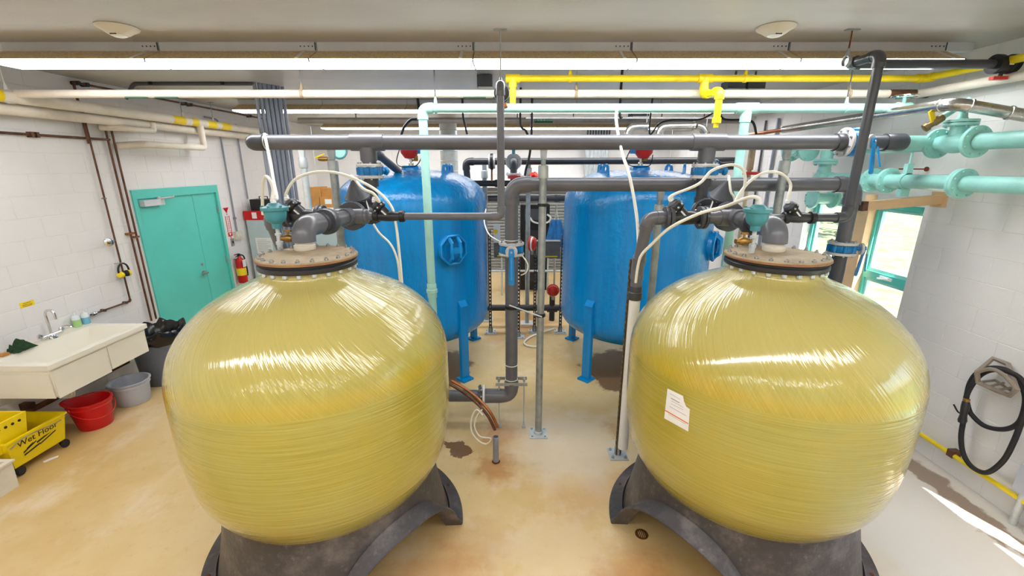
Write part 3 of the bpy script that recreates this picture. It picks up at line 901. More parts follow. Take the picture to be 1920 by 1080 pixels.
blueL, BZ = blue_tank(BLX, BY, 'blue steel pressure tank behind the fibreglass tank near the teal door', -52, (-28, 30, 152, 210))
blueR, _ = blue_tank(BRX, BY, 'blue steel pressure tank behind the fibreglass tank with the torn label', -33, (-28, 148, 205, 30))
# ================================================================== GREY HEADERS
UP = Vector((0, 0, 1)); XX = Vector((1, 0, 0)); YY = Vector((0, 1, 0))
H1Y, H2Y = 3.58, 3.72
H1Z, H2Z = P(960, 267, Y=H1Y).z, P(1200, 346, Y=H2Y).z
HR = .057
EL, TL, DL = Vector((-1.265, 2.60, 0)), Vector((-1.175, 3.17, 0)), Vector((-1.14, H1Y, 0))
ER, TR, DR = Vector((1.575, 2.56, 0)), Vector((1.57, 3.08, 0)), Vector((1.545, H1Y, 0))
ZP = 2.12
BVZ = P(693, 321, Y=H1Y).z
hx0, hx1 = P(466, 267, Y=H1Y).x, P(1572, 267, Y=H1Y).x
h = thing('header_pipe', ((hx0 + hx1) / 2, H1Y, H1Z), 'long grey plastic header pipe running above both yellow tanks', 'pipe')
MB().cyl((hx0 + .08, H1Y, H1Z), (hx1, H1Y, H1Z), HR, 28).build('pipe', 'pvc', h)
MB().lathe([(HR * 1.12, 0), (HR * 1.12, .075), (HR * 1.05, .10), (HR * .85, .125), (HR * .45, .142), (0, .147)], (hx0 + .13, H1Y, H1Z), (-1, 0, 0), 28).build('end_cap', 'pvc_dark', h)
MB().cyl((hx0 + .145, H1Y, H1Z), (hx0 + .15, H1Y, H1Z), HR * 1.14, 28).build('cap_ring', 'white_plastic', h)
for D in (DL, DR):
    t = MB().cyl((D.x - .13, H1Y, H1Z), (D.x + .13, H1Y, H1Z), HR * 1.14, 28)
    t.cyl((D.x, H1Y, H1Z - .04), (D.x, H1Y, H1Z - .14), HR * 1.14, 28)
    t.build('tee', 'pvc', h)
    MB().cyl((D.x, H1Y, H1Z - .13), (D.x, H1Y, BVZ + .05), HR, 24).build('branch_pipe', 'pvc', h)
MB().cyl((hx1 - .03, H1Y, H1Z), (hx1 + .03, H1Y, H1Z), HR * 1.18, 28).build('flange_adapter', 'pvc_dark', h)
butterfly('blue butterfly valve with a hanging lever at the right end of the upper grey header', (hx1 + .09, H1Y, H1Z), XX, HR, (0.45, -1, 0), (0.12, 0, -1), .24)
e = thing('header_end_pipe', (3.05, H1Y, H1Z), 'short dark grey pipe joining the upper header to the mint main', 'pipe')
MB().cyl((hx1 + .14, H1Y, H1Z), (3.0, H1Y, H1Z), HR, 24).build('pipe', 'pvc_dark', e)
MB().lathe([(HR * 1.15, 0), (HR * 1.2, .01), (HR * 1.2, .14), (HR * 1.05, .16)], (2.93, H1Y, H1Z), XX, 24).build('coupling', 'pvc_dark', e)
MB().cyl((3.08, H1Y, H1Z), (3.30, H1Y, H1Z), HR * .9, 20).build('mint_stub', 'mint_deep', e)

# lower header and its two legs
XV = P(959, 500, Y=H2Y).x
XD = P(1578, 465, Y=H2Y).x
ZLOW = P(930, 742, Y=H2Y).z
h2 = thing('lower_header_pipe', (XV, H2Y, 0), 'grey plastic pipe crossing before the blue tanks and dropping to the floor', 'pipe')
ZVC, ZVR = P(958, 466, Y=H2Y).z, P(1578, 465, Y=H2Y).z
run(h2, [(XD, H2Y, ZVR + .05), (XD, H2Y, H2Z), (XV, H2Y, H2Z), (XV, H2Y, ZVC + .05)], HR, 'pvc', 2.0, 1.14, n=24)
run(h2, [(XD, H2Y, ZVR - .05), (XD, H2Y, .25), (XD - .4, H2Y, .25)], HR, 'pvc_dark', 1.6, 1.14, n=24)
run(h2, [(XV, H2Y, ZVC - .05), (XV, H2Y, ZLOW), (-.95, H2Y, ZLOW)], HR, 'pvc', 1.7, 1.16, n=24)
xf = P(904, 745, Y=H2Y).x
flange(h2, (xf - .02, H2Y, ZLOW), XX, .105, .022, 'pvc_dark'); flange(h2, (xf + .02, H2Y, ZLOW), XX, .105, .02, 'white_plastic', nb=0)
MB().cyl((xf + .03, H2Y, ZLOW), (xf + .19, H2Y, ZLOW), HR * 1.2, 24).build('coupling', 'pvc', h2)
MB().lathe([(HR + .002, -.014), (HR + .007, -.014), (HR + .007, .014), (HR + .002, .014)], (XV, H2Y, P(959, 380, Y=H2Y).z), UP, 24, cap=False).build('band_clamp', 'black', h2)
MB().lathe([(HR + .002, -.014), (HR + .006, -.014), (HR + .006, .014), (HR + .002, .014)], (XV, H2Y, P(958, 575, Y=H2Y).z), UP, 24, cap=False).build('cable_tie', 'black', h2)
for pz in (450, 683, 710):
    zq = P(958, pz, Y=H2Y).z
    MB().lathe([(HR + .001, -.004), (HR + .005, -.003), (HR + .005, .003), (HR + .001, .004)], (XV, H2Y, zq), UP, 24, cap=False).build('white_ring', 'tubing', h2)
butterfly('blue butterfly valve with long hanging lever on the centre grey pipe', (XV, H2Y, ZVC), UP, HR, (0, -1, 0), (0, 0, -1), .29)
butterfly('blue butterfly valve on the grey pipe before the window post', (XD, H2Y, ZVR), UP, HR, (1, -.35, 0), (-.12, 0, -1), .24)
# riser clamp on two threaded rods
zc_ = P(958, 715, Y=H2Y).z
rc = thing('riser_clamp', (XV, H2Y, 0), 'steel riser clamp on two threaded rods beside the floor elbow', 'clamp')
MB().box((XV, H2Y - .062, zc_), (.30, .008, .03)).box((XV, H2Y + .062, zc_), (.30, .008, .03)).build('clamp_bar', 'galv', rc, smooth=False)
for s in (-1, 1):
    p = Vector((XV + s * .12, H2Y - .01, 0))
    MB().cyl(p, p + UP * (zc_ + .05), .006, 8).build('threaded_rod', 'galv_light', rc)
    MB().lathe([(.022, 0), (.022, .02), (.014, .022), (.014, .04), (0, .04)], p, UP, 6).build('rod_foot', 'galv_light', rc)
    MB().lathe([(.014, -.015), (.014, .015)], p + UP * (zc_ + .02), UP, 6).build('nut', 'galv_light', rc)

# ================================================================== SUPPORT POSTS
def post(x, y, ztop, zcoup, label, r=.032, m='galv', bracket='strap', plate=True):
    t = thing('support_post', (x, y, 0), label, 'post')
    MB().cyl((x, y, .012), (x, y, zcoup), r, 20).build('post_tube', m, t)
    MB().lathe([(r * 1.25, -.05), (r * 1.3, -.045), (r * 1.3, .04), (r * 1.15, .05)], (x, y, zcoup), UP, 20).build('coupling', 'galv_light', t)
    MB().cyl((x, y, zcoup), (x, y, ztop - .06), r * .62, 16).build('upper_rod', m, t)
    b = MB().prism([(-.022, 0), (.022, 0), (.030, .09), (-.030, .09)], (x, y - .02, ztop - .07), XX, UP, (0, .03, 0))
    b.box((x, y - .01, ztop + .03), (.055, .012, .07))
    b.build('saddle', m, t, smooth=False)
    if plate:
        pl = MB().box((x, y, .006), (.17, .17, .012)).build('base_plate', 'galv_light', t, smooth=False)
        for i in (-1, 1):
            for j in (-1, 1): MB().lathe([(.010, 0), (.010, .008), (0, .012)], (x + i * .06, y + j * .06, .012), UP, 8).build('anchor_bolt', 'steel', pl)
        MB().lathe([(r * 1.35, .012), (r * 1.35, .035), (r, .04)], (x, y, 0), UP, 20).build('socket', 'galv_light', t)
    return t
PX, PY = P(1011, 800, z=0).x, H1Y + .005
PY = 3.60
post(.252, PY, H1Z - HR + .0, P(1016, 322, Y=PY).z, 'free-standing galvanised post under the upper header between the blue tanks')
tk = thing('post_clamp', (.25, PY - .04, 0), 'black band clamp round the free-standing galvanised post', 'clamp')
MB().lathe([(.034, -.012), (.042, -.012), (.042, .012), (.034, .012)], (.252, PY, P(1014, 384, Y=PY).z), UP, 20, cap=False).build('band', 'black', tk)
MB().cyl((.252, PY - .04, P(1014, 384, Y=PY).z), (.30, PY - .04, P(1014, 384, Y=PY).z), .012, 8).build('clamp_screw', 'black', tk)
tr = thing('tie_rod', (.1, PY, P(1010, 582, Y=PY).z), 'thin white rod tying the centre pipe to the galvanised post', 'rod')
z0_, z1_ = P(958, 575, Y=PY).z, P(1011, 590, Y=PY).z
MB().cyl((XV - .02, H2Y - .08, z0_), (.26, PY - .06, z1_), .007, 8).build('rod', 'galv_light', tr)
MB().lathe([(.034, -.014), (.043, -.014), (.043, .014), (.034, .014)], (.252, PY, z1_), UP, 20, cap=False).build('rod_clamp', 'black', tr)
x_ = P(618, 268, Y=H1Y).x
post(x_, PY, H1Z - HR, P(627, 313, Y=PY).z, 'galvanised post under the upper header left of the cone-capped valve')
x_ = P(1480, 272, Y=H1Y).x
post(x_, PY, H1Z - HR, P(1477, 313, Y=PY).z, 'galvanised post under the upper header between the tanks and the mint valves')
x_ = P(1240, 355, Y=H2Y).x
post(x_, H2Y + .01, H2Z - HR, P(1233, 395, Y=H2Y).z, 'galvanised post under the lower header before the right blue tank')
x_ = P(568, 300, Y=4.4).x
post(x_, 4.4, P(566, 285, Y=4.4).z, P(570, 305, Y=4.4).z, 'pale galvanised post standing by the conduit bundle', m='galv_light')

# ================================================================== TANK TOP CONNECTIONS
def tank_top(E, T, D, side, lidname):
    e0 = Vector((E.x, E.y, LZ)); dirv = (Vector((T.x, T.y, 0)) - Vector((E.x, E.y, 0))).normalized()
    t = thing('tank_outlet_pipe', e0, 'thick grey elbow and union pipe rising from the lid of the %s tank' % lidname, 'pipe')
    MB().lathe([(.058, 0), (.062, .006), (.062, .03), (.054, .034), (.054, .06)], e0, UP, 24).build('collar', 'beige_box', t)
    c1 = Vector((E.x, E.y, ZP)); Tz = Vector((T.x, T.y, ZP)); Dz = Vector((D.x, D.y, ZP))
    MB().tube([e0 + UP * .05] + arc_pts(c1, UP, dirv, .085) + [c1 + dirv * .16], .068, 28).build('elbow', 'pvc', t)
    MB().cyl(c1 + dirv * .14, Tz - dirv * .08, .050, 24).build('pipe', 'pvc', t)
    uc = c1 + dirv * .25
    MB().lathe([(.055, -.05), (.062, -.045), (.062, -.02), (.082, -.018), (.086, -.01), (.086, .03), (.080, .036), (.064, .04), (.060, .09)], uc, dirv, 28).build('union', 'pvc_dark', t)
    tee = MB().cyl(Tz - dirv * .10, Tz + dirv * .09, .062, 28); tee.cyl(Tz - XX * .10, Tz + XX * .10, .060, 24)
    tee.build('tee', 'pvc', t)
    # right branch reducer, left branch reducer
    MB().lathe([(.052, 0), (.052, .03), (.030, .045), (.030, .12)], Tz + XX * .09, XX, 20).build('reducer', 'pvc', t)
    MB().lathe([(.052, 0), (.052, .03), (.042, .045), (.042, .13)], Tz - XX * .09, -XX, 20).build('reducer', 'pvc', t)
    d2 = (Dz - Tz).normalized(); L = (Dz - Tz).length
    # cone-capped control valve
    v, tip, dd = yvalve('big black diaphragm valve with a cone cap behind the %s tank lid' % lidname, Tz + d2 * (L * .48), d2, UP, .05, 1.5, cone=True, flanged=True, lean=-1, tilt=.45)
    # rise to the header
    r = thing('supply_drop_pipe', Dz, 'dark grey drop from the upper header to the cone-capped valve of the %s tank' % lidname, 'pipe')
    run(r, [Tz + d2 * (L * .48 + .20), Dz, Vector((D.x, D.y, BVZ - .05))], .046, 'pvc_dark', 1.5, 1.15, n=20)
    MB().cyl((D.x, D.y, BVZ - .12), (D.x, D.y, BVZ - .055), .062, 20).build('flange_adapter', 'pvc_dark', r)
    return Tz, tip
TzL, tipL = tank_top(EL, TL, DL, -1, 'left-hand yellow')
TzR, tipR = tank_top(ER, TR, DR, 1, 'label-bearing yellow')
butterfly('blue butterfly valve under the left tee of the upper header', (DL.x, H1Y, BVZ), UP, HR * .92, (.6, .8, 0), (0, 0, -1), handle='cap')
butterfly('blue butterfly valve with a round gear cap under the right tee of the upper header', (DR.x, H1Y, BVZ), UP, HR * .92, (1, -.1, 0), (0, 0, -1), handle='cap')

# ---- rinse branches
vLx = P(730, 411, Y=TL.y).x; vRx = P(1497, 412, Y=TR.y).x
_, tip1, _ = yvalve('small black diaphragm valve on the thin rinse pipe of the left-hand tank', (vLx, TL.y, ZP), XX, UP, .028, .85, lean=-1)
_, tip2, _ = yvalve('small black diaphragm valve on the thin rinse pipe of the right-hand tank', (vRx, TR.y, ZP), XX, UP, .028, .85, lean=-1)
xr = P(939, 300, Y=TL.y).x
ztop = P(940, 158, Y=TL.y).z
r1 = thing('rinse_riser_pipe', (xr, TL.y, ZP), 'thin grey pipe leaving the left tank valve and rising at the centre', 'pipe')
run(r1, [(TL.x + .2, TL.y, ZP), (vLx - .09, TL.y, ZP)], .026, 'pvc')
run(r1, [(vLx + .09, TL.y, ZP), (xr, TL.y, ZP), (xr, TL.y, ztop), (xr, 3.70, ztop)], .0265, 'pvc', 1.7, 1.2, n=18, fm='pvc')
xq = P(1588, 405, Y=TR.y).x; zq2 = P(1655, 102, Y=TR.y).z
r2 = thing('rinse_riser_pipe', (xq, TR.y, ZP), 'thin grey pipe leaving the right tank valve and rising before the mint valves', 'pipe')
run(r2, [(TR.x + .2, TR.y, ZP), (vRx - .09, TR.y, ZP)], .026, 'pvc')
yb_ = 3.385
run(r2, [(vRx + .09, TR.y, ZP), (xq, TR.y, ZP), (xq, TR.y, zq2), (xq, yb_ - .03, zq2), (3.42, yb_ - .03, zq2)], .030, 'pvc_dark', 1.7, 1.2, n=18)
# dark union valves
def union_valve(label, c, axis, hdl, hm, R=.045):
    c = Vector(c); a = Vector(axis).normalized(); t = thing('ball_valve', c, label, 'valve')
    MB().lathe([(R * .8, -.075), (R * 1.15, -.072), (R * 1.15, -.035), (R, -.03), (R, .03), (R * 1.15, .035), (R * 1.15, .072), (R * .8, .075)], c, a, 24).build('valve_body', 'black', t)
    MB().box(c + a * .0 + Vector((0, -R - .001, 0)) if abs(a.y) < .5 else c + XX * (R + .001), (.03, .004, .03) if abs(a.y) < .5 else (.004, .03, .03)).build('label_tag', 'white_plastic', t, smooth=False)
    hd = Vector(hdl).normalized()
    MB().cyl(c + hd * (R * .8), c + hd * (R + .03), .012, 10).build('stem', 'black', t)
    x, y, _ = basis(hd, a)
    MB().prism([(-.06, -.016), (-.045, -.022), (.045, -.022), (.06, -.016), (.06, .016), (.045, .022), (-.045, .022), (-.06, .016)], c + hd * (R + .025), x, y, hd * .022).build('handle', hm, t, smooth=False)
    return t
union_valve('black ball valve with red handle ending the dark pipe at upper right', (3.47, yb_ - .03, zq2), XX, (0, 0, -1), 'red_paint', .055)
union_valve('black union ball valve with an orange handle beside the centre riser top', (xr + .0, 3.60, ztop), YY, (0.25, 0, -1), 'orange', .05)

# ---- backwash branches on the left of each tee
def backwash(T, Tz, label, vlabel, floor_z, white):
    vx = T.x - .34
    v, tip, _ = yvalve(vlabel, (vx, T.y, ZP), XX, UP, .038, .95, lean=-1, flanged=True)
    ex = T.x - .60
    t = thing('backwash_pipe', (ex, T.y, ZP), label, 'pipe')
    run(t, [(vx - .13, T.y, ZP), (ex, T.y, ZP), (ex, T.y + .17, 1.72), (ex, T.y + .17, 1.5)], .043, 'pvc', 1.3, 1.12, n=20)
    MB().lathe([(.05, 0), (.054, .01), (.054, .06), (.05, .065), (.05, .11)], (ex, T.y + .17, 1.46), UP, 20).build('coupling', 'pvc_dark', t)
    run(t, [(vx + .13, T.y, ZP), (T.x - .2, T.y, ZP)], .040, 'pvc')
    MB().cyl((ex, T.y + .17, .1), (ex, T.y + .17, 1.47), .043, 20).build('lower_pipe', 'white_plastic' if white else 'pvc', t)
    return ex, tip
exL, tip3 = backwash(TL, TzL, 'grey bent backwash pipe left of the left-hand tank valves', 'flanged black diaphragm valve left of the left-hand tank outlet', 0, False)
exR, tip4 = backwash(TR, TzR, 'grey bent backwash pipe with a white lower length left of the label-bearing tank', 'flanged black diaphragm valve left of the label-bearing tank outlet', 0, True)

# ---- slotted strut post beside the right tank
sp = P(1158, 853, z=0); stz = P(1187, 487, Y=sp.y).z
st_ = thing('strut_post', (sp.x, sp.y, 0), 'brown slotted strut post on a bolted foot left of the label-bearing tank', 'post')
ch = MB()
ch.bb((sp.x - .021, sp.y + .016, .01), (sp.x + .021, sp.y + .021, stz))
ch.bb((sp.x - .021, sp.y - .021, .01), (sp.x - .017, sp.y + .02, stz)); ch.bb((sp.x + .017, sp.y - .021, .01), (sp.x + .021, sp.y + .02, stz))
ch.bb((sp.x - .021, sp.y - .021, .01), (sp.x - .010, sp.y - .017, stz)); ch.bb((sp.x + .010, sp.y - .021, .01), (sp.x + .021, sp.y - .017, stz))
ch.build('strut_channel', 'strut_bronze' if 'strut_bronze' in M else 'brass', st_, smooth=False)
sl = MB().box((0, 0, 0), (.003, .014, .028)).mesh('slot', 'black', smooth=False)
for i in range(34):
    o = bpy.data.objects.new('slot', sl); col.objects.link(o); o.parent = st_; o.location = (-.0215, 0, .08 + i * .05)
pl = MB().box((sp.x, sp.y, .006), (.16, .16, .012)).build('base_plate', 'galv_light', st_, smooth=False)
MB().lathe([(.032, .01), (.032, .09), (.03, .1)], (sp.x, sp.y, 0), UP, 4).build('socket', 'galv', st_)
for i in (-1, 1):
    for j in (-1, 1): MB().lathe([(.014, 0), (.014, .012), (.006, .014), (0, .03)], (sp.x + i * .055, sp.y + j * .055, .012), UP, 8).build('anchor_bolt', 'steel', pl)

# ================================================================== AIR RELEASE VALVES ON THE LIDS
def air_valve(px, py, cx, cy, label, brass_dir):
    p = P(px, py, z=LZ); t = thing('air_release_valve', p, label, 'valve')
    MB().lathe([(.016, 0), (.016, .03), (.020, .032), (.020, .05), (.013, .052), (.013, .085), (.019, .087), (.019, .10), (.012, .102), (.012, .135)], p, UP, 12).build('nipple', 'galv_light', t)
    b = p + UP * .13
    MB().lathe([(.026, 0), (.028, .02), (.030, .03), (.050, .045), (.060, .075), (.062, .105), (.074, .107), (.076, .112), (.076, .126), (.070, .13), (.045, .135), (.030, .15), (0, .152)], b, UP, 28).build('float_body', 'teal_valve', t)
    stuff(bolts(MB(), b + UP * .126, UP, .064, 6, .008, .012).build('bolt_set', 'teal_valve', t))
    MB().lathe([(.016, 0), (.016, .018), (.010, .02), (.010, .035)], b + UP * .148, UP, 10).build('outlet_fitting', 'white_plastic', t)
    bd = Vector(brass_dir).normalized(); q = p + UP * .07
    k2 = thing('drain_cock', q, 'brass drain cock on ' + label.split(' on ')[1], 'valve')
    MB().lathe([(.010, .012), (.010, .03), (.020, .032), (.024, .05), (.026, .065), (.022, .082), (.015, .09), (.015, .11)], q, bd, 14).build('cock_body', 'brass', k2)
    MB().cyl(q + bd * .06, q + bd * .06 + UP * .045, .007, 8).box(q + bd * .06 + UP * .045, (.04, .012, .012)).build('cock_handle', 'brass', k2)
    return b + UP * .18
aL = air_valve(526, 468, TLX, TLY, 'teal air release valve on the lid of the left-hand yellow tank', (1, -.05, 0))
aR = air_valve(1409, 474, TRX, TRY, 'teal air release valve on the lid of the label-bearing tank', (-1, -.1, 0))

# ================================================================== WHITE PLASTIC TUBES
def hose(label, pts, r=.010, m='tubing', cat='tube', name='plastic_tube', ends=None):
    pts = smooth_pts(pts, 8)
    t = thing(name, pts[0], label, cat)
    MB().tube(pts, r, 10).build('tube', m, t)
    if ends:
        for p, dv in ends:
            MB().lathe([(r * 1.1, 0), (r * 1.7, .002), (r * 1.7, .022), (r * 1.3, .026), (r * 1.3, .04)], p, dv, 10).build('fitting', 'white_plastic', t)
    return t
yv = TL.y
hose('white tube arching from the left flanged valve over to the drop along the blue tank', [tip3, tip3 + Vector((.0, 0, .05)), P(553, 337, Y=yv), P(590, 323, Y=yv), P(635, 325, Y=yv), P(680, 342, Y=yv), P(712, 362, Y=yv), P(735, 390, Y=yv), P(743, 425, Y=yv), P(748, 470, Y=yv), P(752, 512, Y=yv), P(756, 560, Y=yv)], ends=[(tip3, UP)])
hose('short white tube from the cone cap to the small valve of the left-hand tank', [tipL, tipL + Vector((0, -.01, .03)), P(680, 353, Y=3.1), P(700, 363, Y=3.12), P(711, 378, Y=3.14), tip1 + UP * .03, tip1], ends=[(tip1, UP)])
hose('white tube looping from the left air valve up over the header end', [aL, P(519, 372, Y=2.7), P(514, 345, Y=3.0), P(507, 305, Y=3.3), P(499, 266, Y=3.50), P(496, 252, Y=3.56), P(502, 256, Y=3.68)], r=.011)
hose('cream tube with a tight hoop beside the left air valve', [aL + Vector((-.01, 0, -.02)), P(512, 355, Y=2.66), P(505, 336, Y=2.72), P(498, 331, Y=2.8), P(493, 342, Y=2.85), P(492, 370, Y=2.9), P(493, 402, Y=2.95)], r=.010)
hose('white tube sagging under the small left valve down to the tube bundle', [P(700, 420, Y=3.2), P(712, 438, Y=3.21), P(730, 455, Y=3.22), P(741, 475, Y=3.22), P(747, 500, Y=3.22), P(751, 545, Y=3.22)], r=.008)
hose('white tube hanging from the mint pipe down past the lower header', [P(1160, 200, Y=3.84), P(1155, 215, Y=3.80), P(1158, 245, Y=3.66), P(1166, 285, Y=3.50), P(1180, 330, Y=3.40), P(1190, 380, Y=3.35), P(1196, 430, Y=3.30), P(1196, 490, Y=3.25), P(1190, 530, Y=3.24)], r=.012)
hose('white tube crossing from the right air valve down to the slotted strut post', [aR, aR + Vector((-.04, .03, .01)), P(1360, 387, Y=2.75), P(1310, 401, Y=2.88), P(1255, 428, Y=3.0), P(1222, 458, Y=3.08), P(1203, 478, Y=3.14), P(1196, 500, Y=3.19), P(1192, 530, Y=3.21)], r=.011)
hose('white tube arching over the gear cap of the right butterfly valve', [tip4, tip4 + UP * .04, P(1310, 345, Y=3.1), P(1335, 320, Y=3.1), P(1370, 309, Y=3.1), P(1393, 318, Y=3.1), P(1397, 345, Y=3.1), P(1388, 365, Y=3.1), P(1378, 382, Y=3.12)], ends=[(tip4, UP)])
hose('white tube arching to the small valve of the right-hand tank', [P(1376, 383, Y=3.1), P(1390, 358, Y=3.1), P(1412, 335, Y=3.1), P(1438, 323, Y=3.1), P(1465, 326, Y=3.1), P(1482, 345, Y=3.1), tip2 + UP * .05, tip2], ends=[(tip2, UP)])
hose('short white tube curling behind the cone cap of the right-hand valve', [tipR, tipR + UP * .03, P(1370, 358, Y=3.15), P(1376, 370, Y=3.17), P(1377, 384, Y=3.18)], r=.008)

# ================================================================== MINT OVERHEAD WATER LINE
MY = 3.86; MZ = P(1100, 203, Y=MY).z; MR = .037
mx0, mx1, mxt = P(792, 203, Y=MY).x, P(1688, 200, Y=MY).x, P(1400, 203, Y=MY).x
m_ = thing('mint_water_pipe', (mx0, MY, 0), 'pale mint pipe running overhead and dropping before the left blue tank', 'pipe')
run(m_, [(mx1, MY, MZ), (mx0, MY, MZ), (mx0, MY, .55), (mx0 - .4, MY, .55)], MR, 'mint', 1.5, 1.16, n=20)
t = MB().cyl((mxt - .09, MY, MZ), (mxt + .09, MY, MZ), MR * 1.18, 20); t.cyl((mxt, MY, MZ), (mxt, MY, MZ - .11), MR * 1.18, 20); t.build('tee', 'mint', m_)
MB().cyl((mxt, MY, MZ - .1), (mxt, MY, 1.0), MR, 20).build('drop_pipe', 'mint', m_)
zu = P(808, 545, Y=MY).z
MB().lathe([(MR * 1.1, -.07), (MR * 1.2, -.06), (MR * 1.2, -.02), (MR * 1.4, -.015), (MR * 1.4, .015), (MR * 1.2, .02), (MR * 1.2, .06), (MR * 1.1, .07)], (mx0, MY, zu), UP, 20).build('union', 'mint', m_)
def hanger(x, y, ztop, zpipe, r, label, m='galv', cm='galv', plate=True):
    t = thing('pipe_hanger', (x, y, zpipe), label, 'hanger')
    MB().cyl((x, y, zpipe + r + .03), (x, y, ztop), .005, 6).build('rod', m, t)
    x2, y2, _ = basis(YY)
    MB().lathe([(r + .001, -.012), (r + .006, -.012), (r + .006, .012), (r + .001, .012)], (x, y, zpipe), XX, 20, cap=False).build('clevis', cm, t)
    MB().lathe([(.016, 0), (.010, .04), (.006, .05)], (x, y, zpipe + r), UP, 10).build('yoke', cm, t)
    if plate: MB().box((x, y, ztop - .004), (.09, .03, .008)).build('ceiling_plate', 'galv', t, smooth=False)
    return t
for u_, lb_ in ((817, 'mint clevis hanger near the mint drop elbow'), (1585, 'mint clevis hanger left of the silver handwheel')):
    hanger(P(u_, 203, Y=MY).x, MY, CZ, MZ, MR, lb_, 'dark_grey', 'mint')
hw = thing('gate_valve', (mx1, MY, MZ), 'small valve with a silver handwheel at the right end of the mint pipe', 'valve')
MB().lathe([(MR * 1.2, -.06), (MR * 1.3, -.05), (MR * 1.1, 0), (MR * 1.3, .05), (MR * 1.2, .06)], (mx1 + .02, MY, MZ), XX, 18).build('valve_body', 'mint', hw)
MB().cyl((mx1 + .02, MY, MZ), (mx1 + .02, MY, MZ + .09), .014, 10).build('stem', 'mint', hw)
wh = MB(); wc = Vector((mx1 + .02, MY, MZ + .09)); ring_ = [wc + Vector((.085 * math.cos(2 * math.pi * j / 24), .085 * math.sin(2 * math.pi * j / 24), 0)) for j in range(25)]
wh.tube(ring_, .011, 8)
for j in range(4):
    q = math.pi * j / 4; wh.cyl(wc - Vector((.085 * math.cos(q), .085 * math.sin(q), 0)), wc + Vector((.085 * math.cos(q), .085 * math.sin(q), 0)), .006, 6)
wh.build('handwheel', 'chrome', hw)
MB().lathe([(.024, .05), (.024, .1), (.032, .102), (.032, .13), (.022, .132), (.022, .2)], (mx1, MY, MZ), XX, 12).build('brass_nipple', 'brass', hw)

# ================================================================== YELLOW GAS LINE
GY = 3.96; GZ = P(1200, 147, Y=GY).z; GR = .027
gx1 = P(1735, 148, Y=GY).x; gx0 = P(957, 147, Y=GY).x; gxt = P(1322, 147, Y=GY).x
g_ = thing('gas_pipe', (gx0, GY, GZ), 'bright yellow gas pipe under the ceiling bending along the right wall', 'pipe')
run(g_, [(gx0, GY, GZ), (gx1, GY, GZ), (gx1, 2.2, GZ)], GR, 'gas_yellow', 1.8, 1.25, n=16)
for cx in (gx0 + .02, gxt):
    t = MB().cyl((cx - .06, GY, GZ), (cx + .06, GY, GZ), GR * 1.28, 16); t.cyl((cx, GY, GZ), (cx, GY, GZ - .07), GR * 1.28, 16); t.build('tee', 'gas_yellow', g_)
MB().cyl((gx0 + .02, GY, GZ - .06), (gx0 + .02, GY, P(957, 197, Y=GY).z), GR, 14).build('drop_pipe', 'gas_yellow', g_)
zb1 = P(1320, 178, Y=GY).z
run(g_, [(gxt, GY, GZ - .06), (gxt, GY, zb1), (gxt + .05, GY - .20, zb1), (gxt + .05, GY - .20, P(1324, 224, Y=GY - .20).z)], GR, 'gas_yellow', 1.4, 1.3, n=16)
zc2 = P(1324, 226, Y=GY - .20).z
MB().lathe([(GR * 1.3, .02), (GR * 1.3, -.02), (GR * .75, -.022), (GR * .75, -.055), (0, -.055)], (gxt + .05, GY - .20, zc2), UP, 12).build('drip_cap', 'gas_yellow', g_)
for u_, lb_ in ((1069, 'yellow gas pipe hanger near the centre riser'), (1397, 'yellow gas pipe hanger right of the gas drop')):
    hanger(P(u_, 147, Y=GY).x, GY, CZ, GZ, GR, lb_, 'dark_grey', 'gas_yellow', False)

# ================================================================== CREAM INSULATED LINES
CY = 4.06; CZp = P(960, 176, Y=CY).z
cx1 = P(1722, 178, Y=CY).x
c_ = thing('cream_insulated_pipe', (0, CY, CZp), 'long cream insulated pipe crossing the room below the yellow gas line', 'pipe')
run(c_, [(WL + .17, CY, CZp), (cx1, CY, CZp), (cx1 + .02, 2.2, CZp)], .034, 'cream', 1.3, 1.03, sock=False, n=18)
MB().cyl((P(1665, 177, Y=CY).x, CY, CZp), (P(1738, 177, Y=CY).x, CY, CZp), .0355, 18).build('bare_section', 'copper', c_)
for u0, u1 in ((240, 280), (295, 336), (869, 911), (925, 955)):
    MB().box(((P(u0, 182, Y=CY).x + P(u1, 182, Y=CY).x) / 2, CY - .012, CZp - .0325), (P(u1, 182, Y=CY).x - P(u0, 182, Y=CY).x, .05, .006)).build('green_label', 'green_label', c_, smooth=False)
LWX = WL + .24
lz = P(190, 205, X=LWX).z
w_ = thing('insulated_pipe', (LWX, 6, lz), 'cream insulated pipe running along the top of the door wall', 'pipe')
MB().cyl((LWX, 2.6, lz), (LWX, 9.6, lz), .052, 18).build('pipe', 'cream', w_)
MB().cyl((LWX - .10, 2.6, lz - .095), (LWX - .10, 9.0, lz - .095), .05, 18).build('return_pipe', 'cream', w_)
for (u0, u1) in ((318, 340), (352, 364), (381, 398), (407, 424), (-12, 8)):
    y0, y1 = P(u0, 210, X=LWX).y, P(u1, 210, X=LWX).y
    MB().cyl((LWX, y0, lz), (LWX, y1, lz), .0532, 18).build('yellow_label', 'yellow_label', w_)
pz_ = P(378, 277, X=LWX).z; py_ = P(378, 250, X=LWX).y; py2 = P(272, 272, X=LWX).y
l_ = thing('drain_loop_pipe', (LWX, py_, pz_), 'cream pipe dropping in a square loop above the teal door', 'pipe')
run(l_, [(LWX, py_, lz - .02), (LWX, py_, pz_), (LWX, py2, pz_), (WL + .02, py2 - .12, pz_ - .02)], .04, 'cream', 1.1, 1.02, sock=False)
py_ = P(295, 240, X=LWX).y; py2 = P(238, 238, X=LWX).y; pz_ = P(265, 243, X=LWX).z
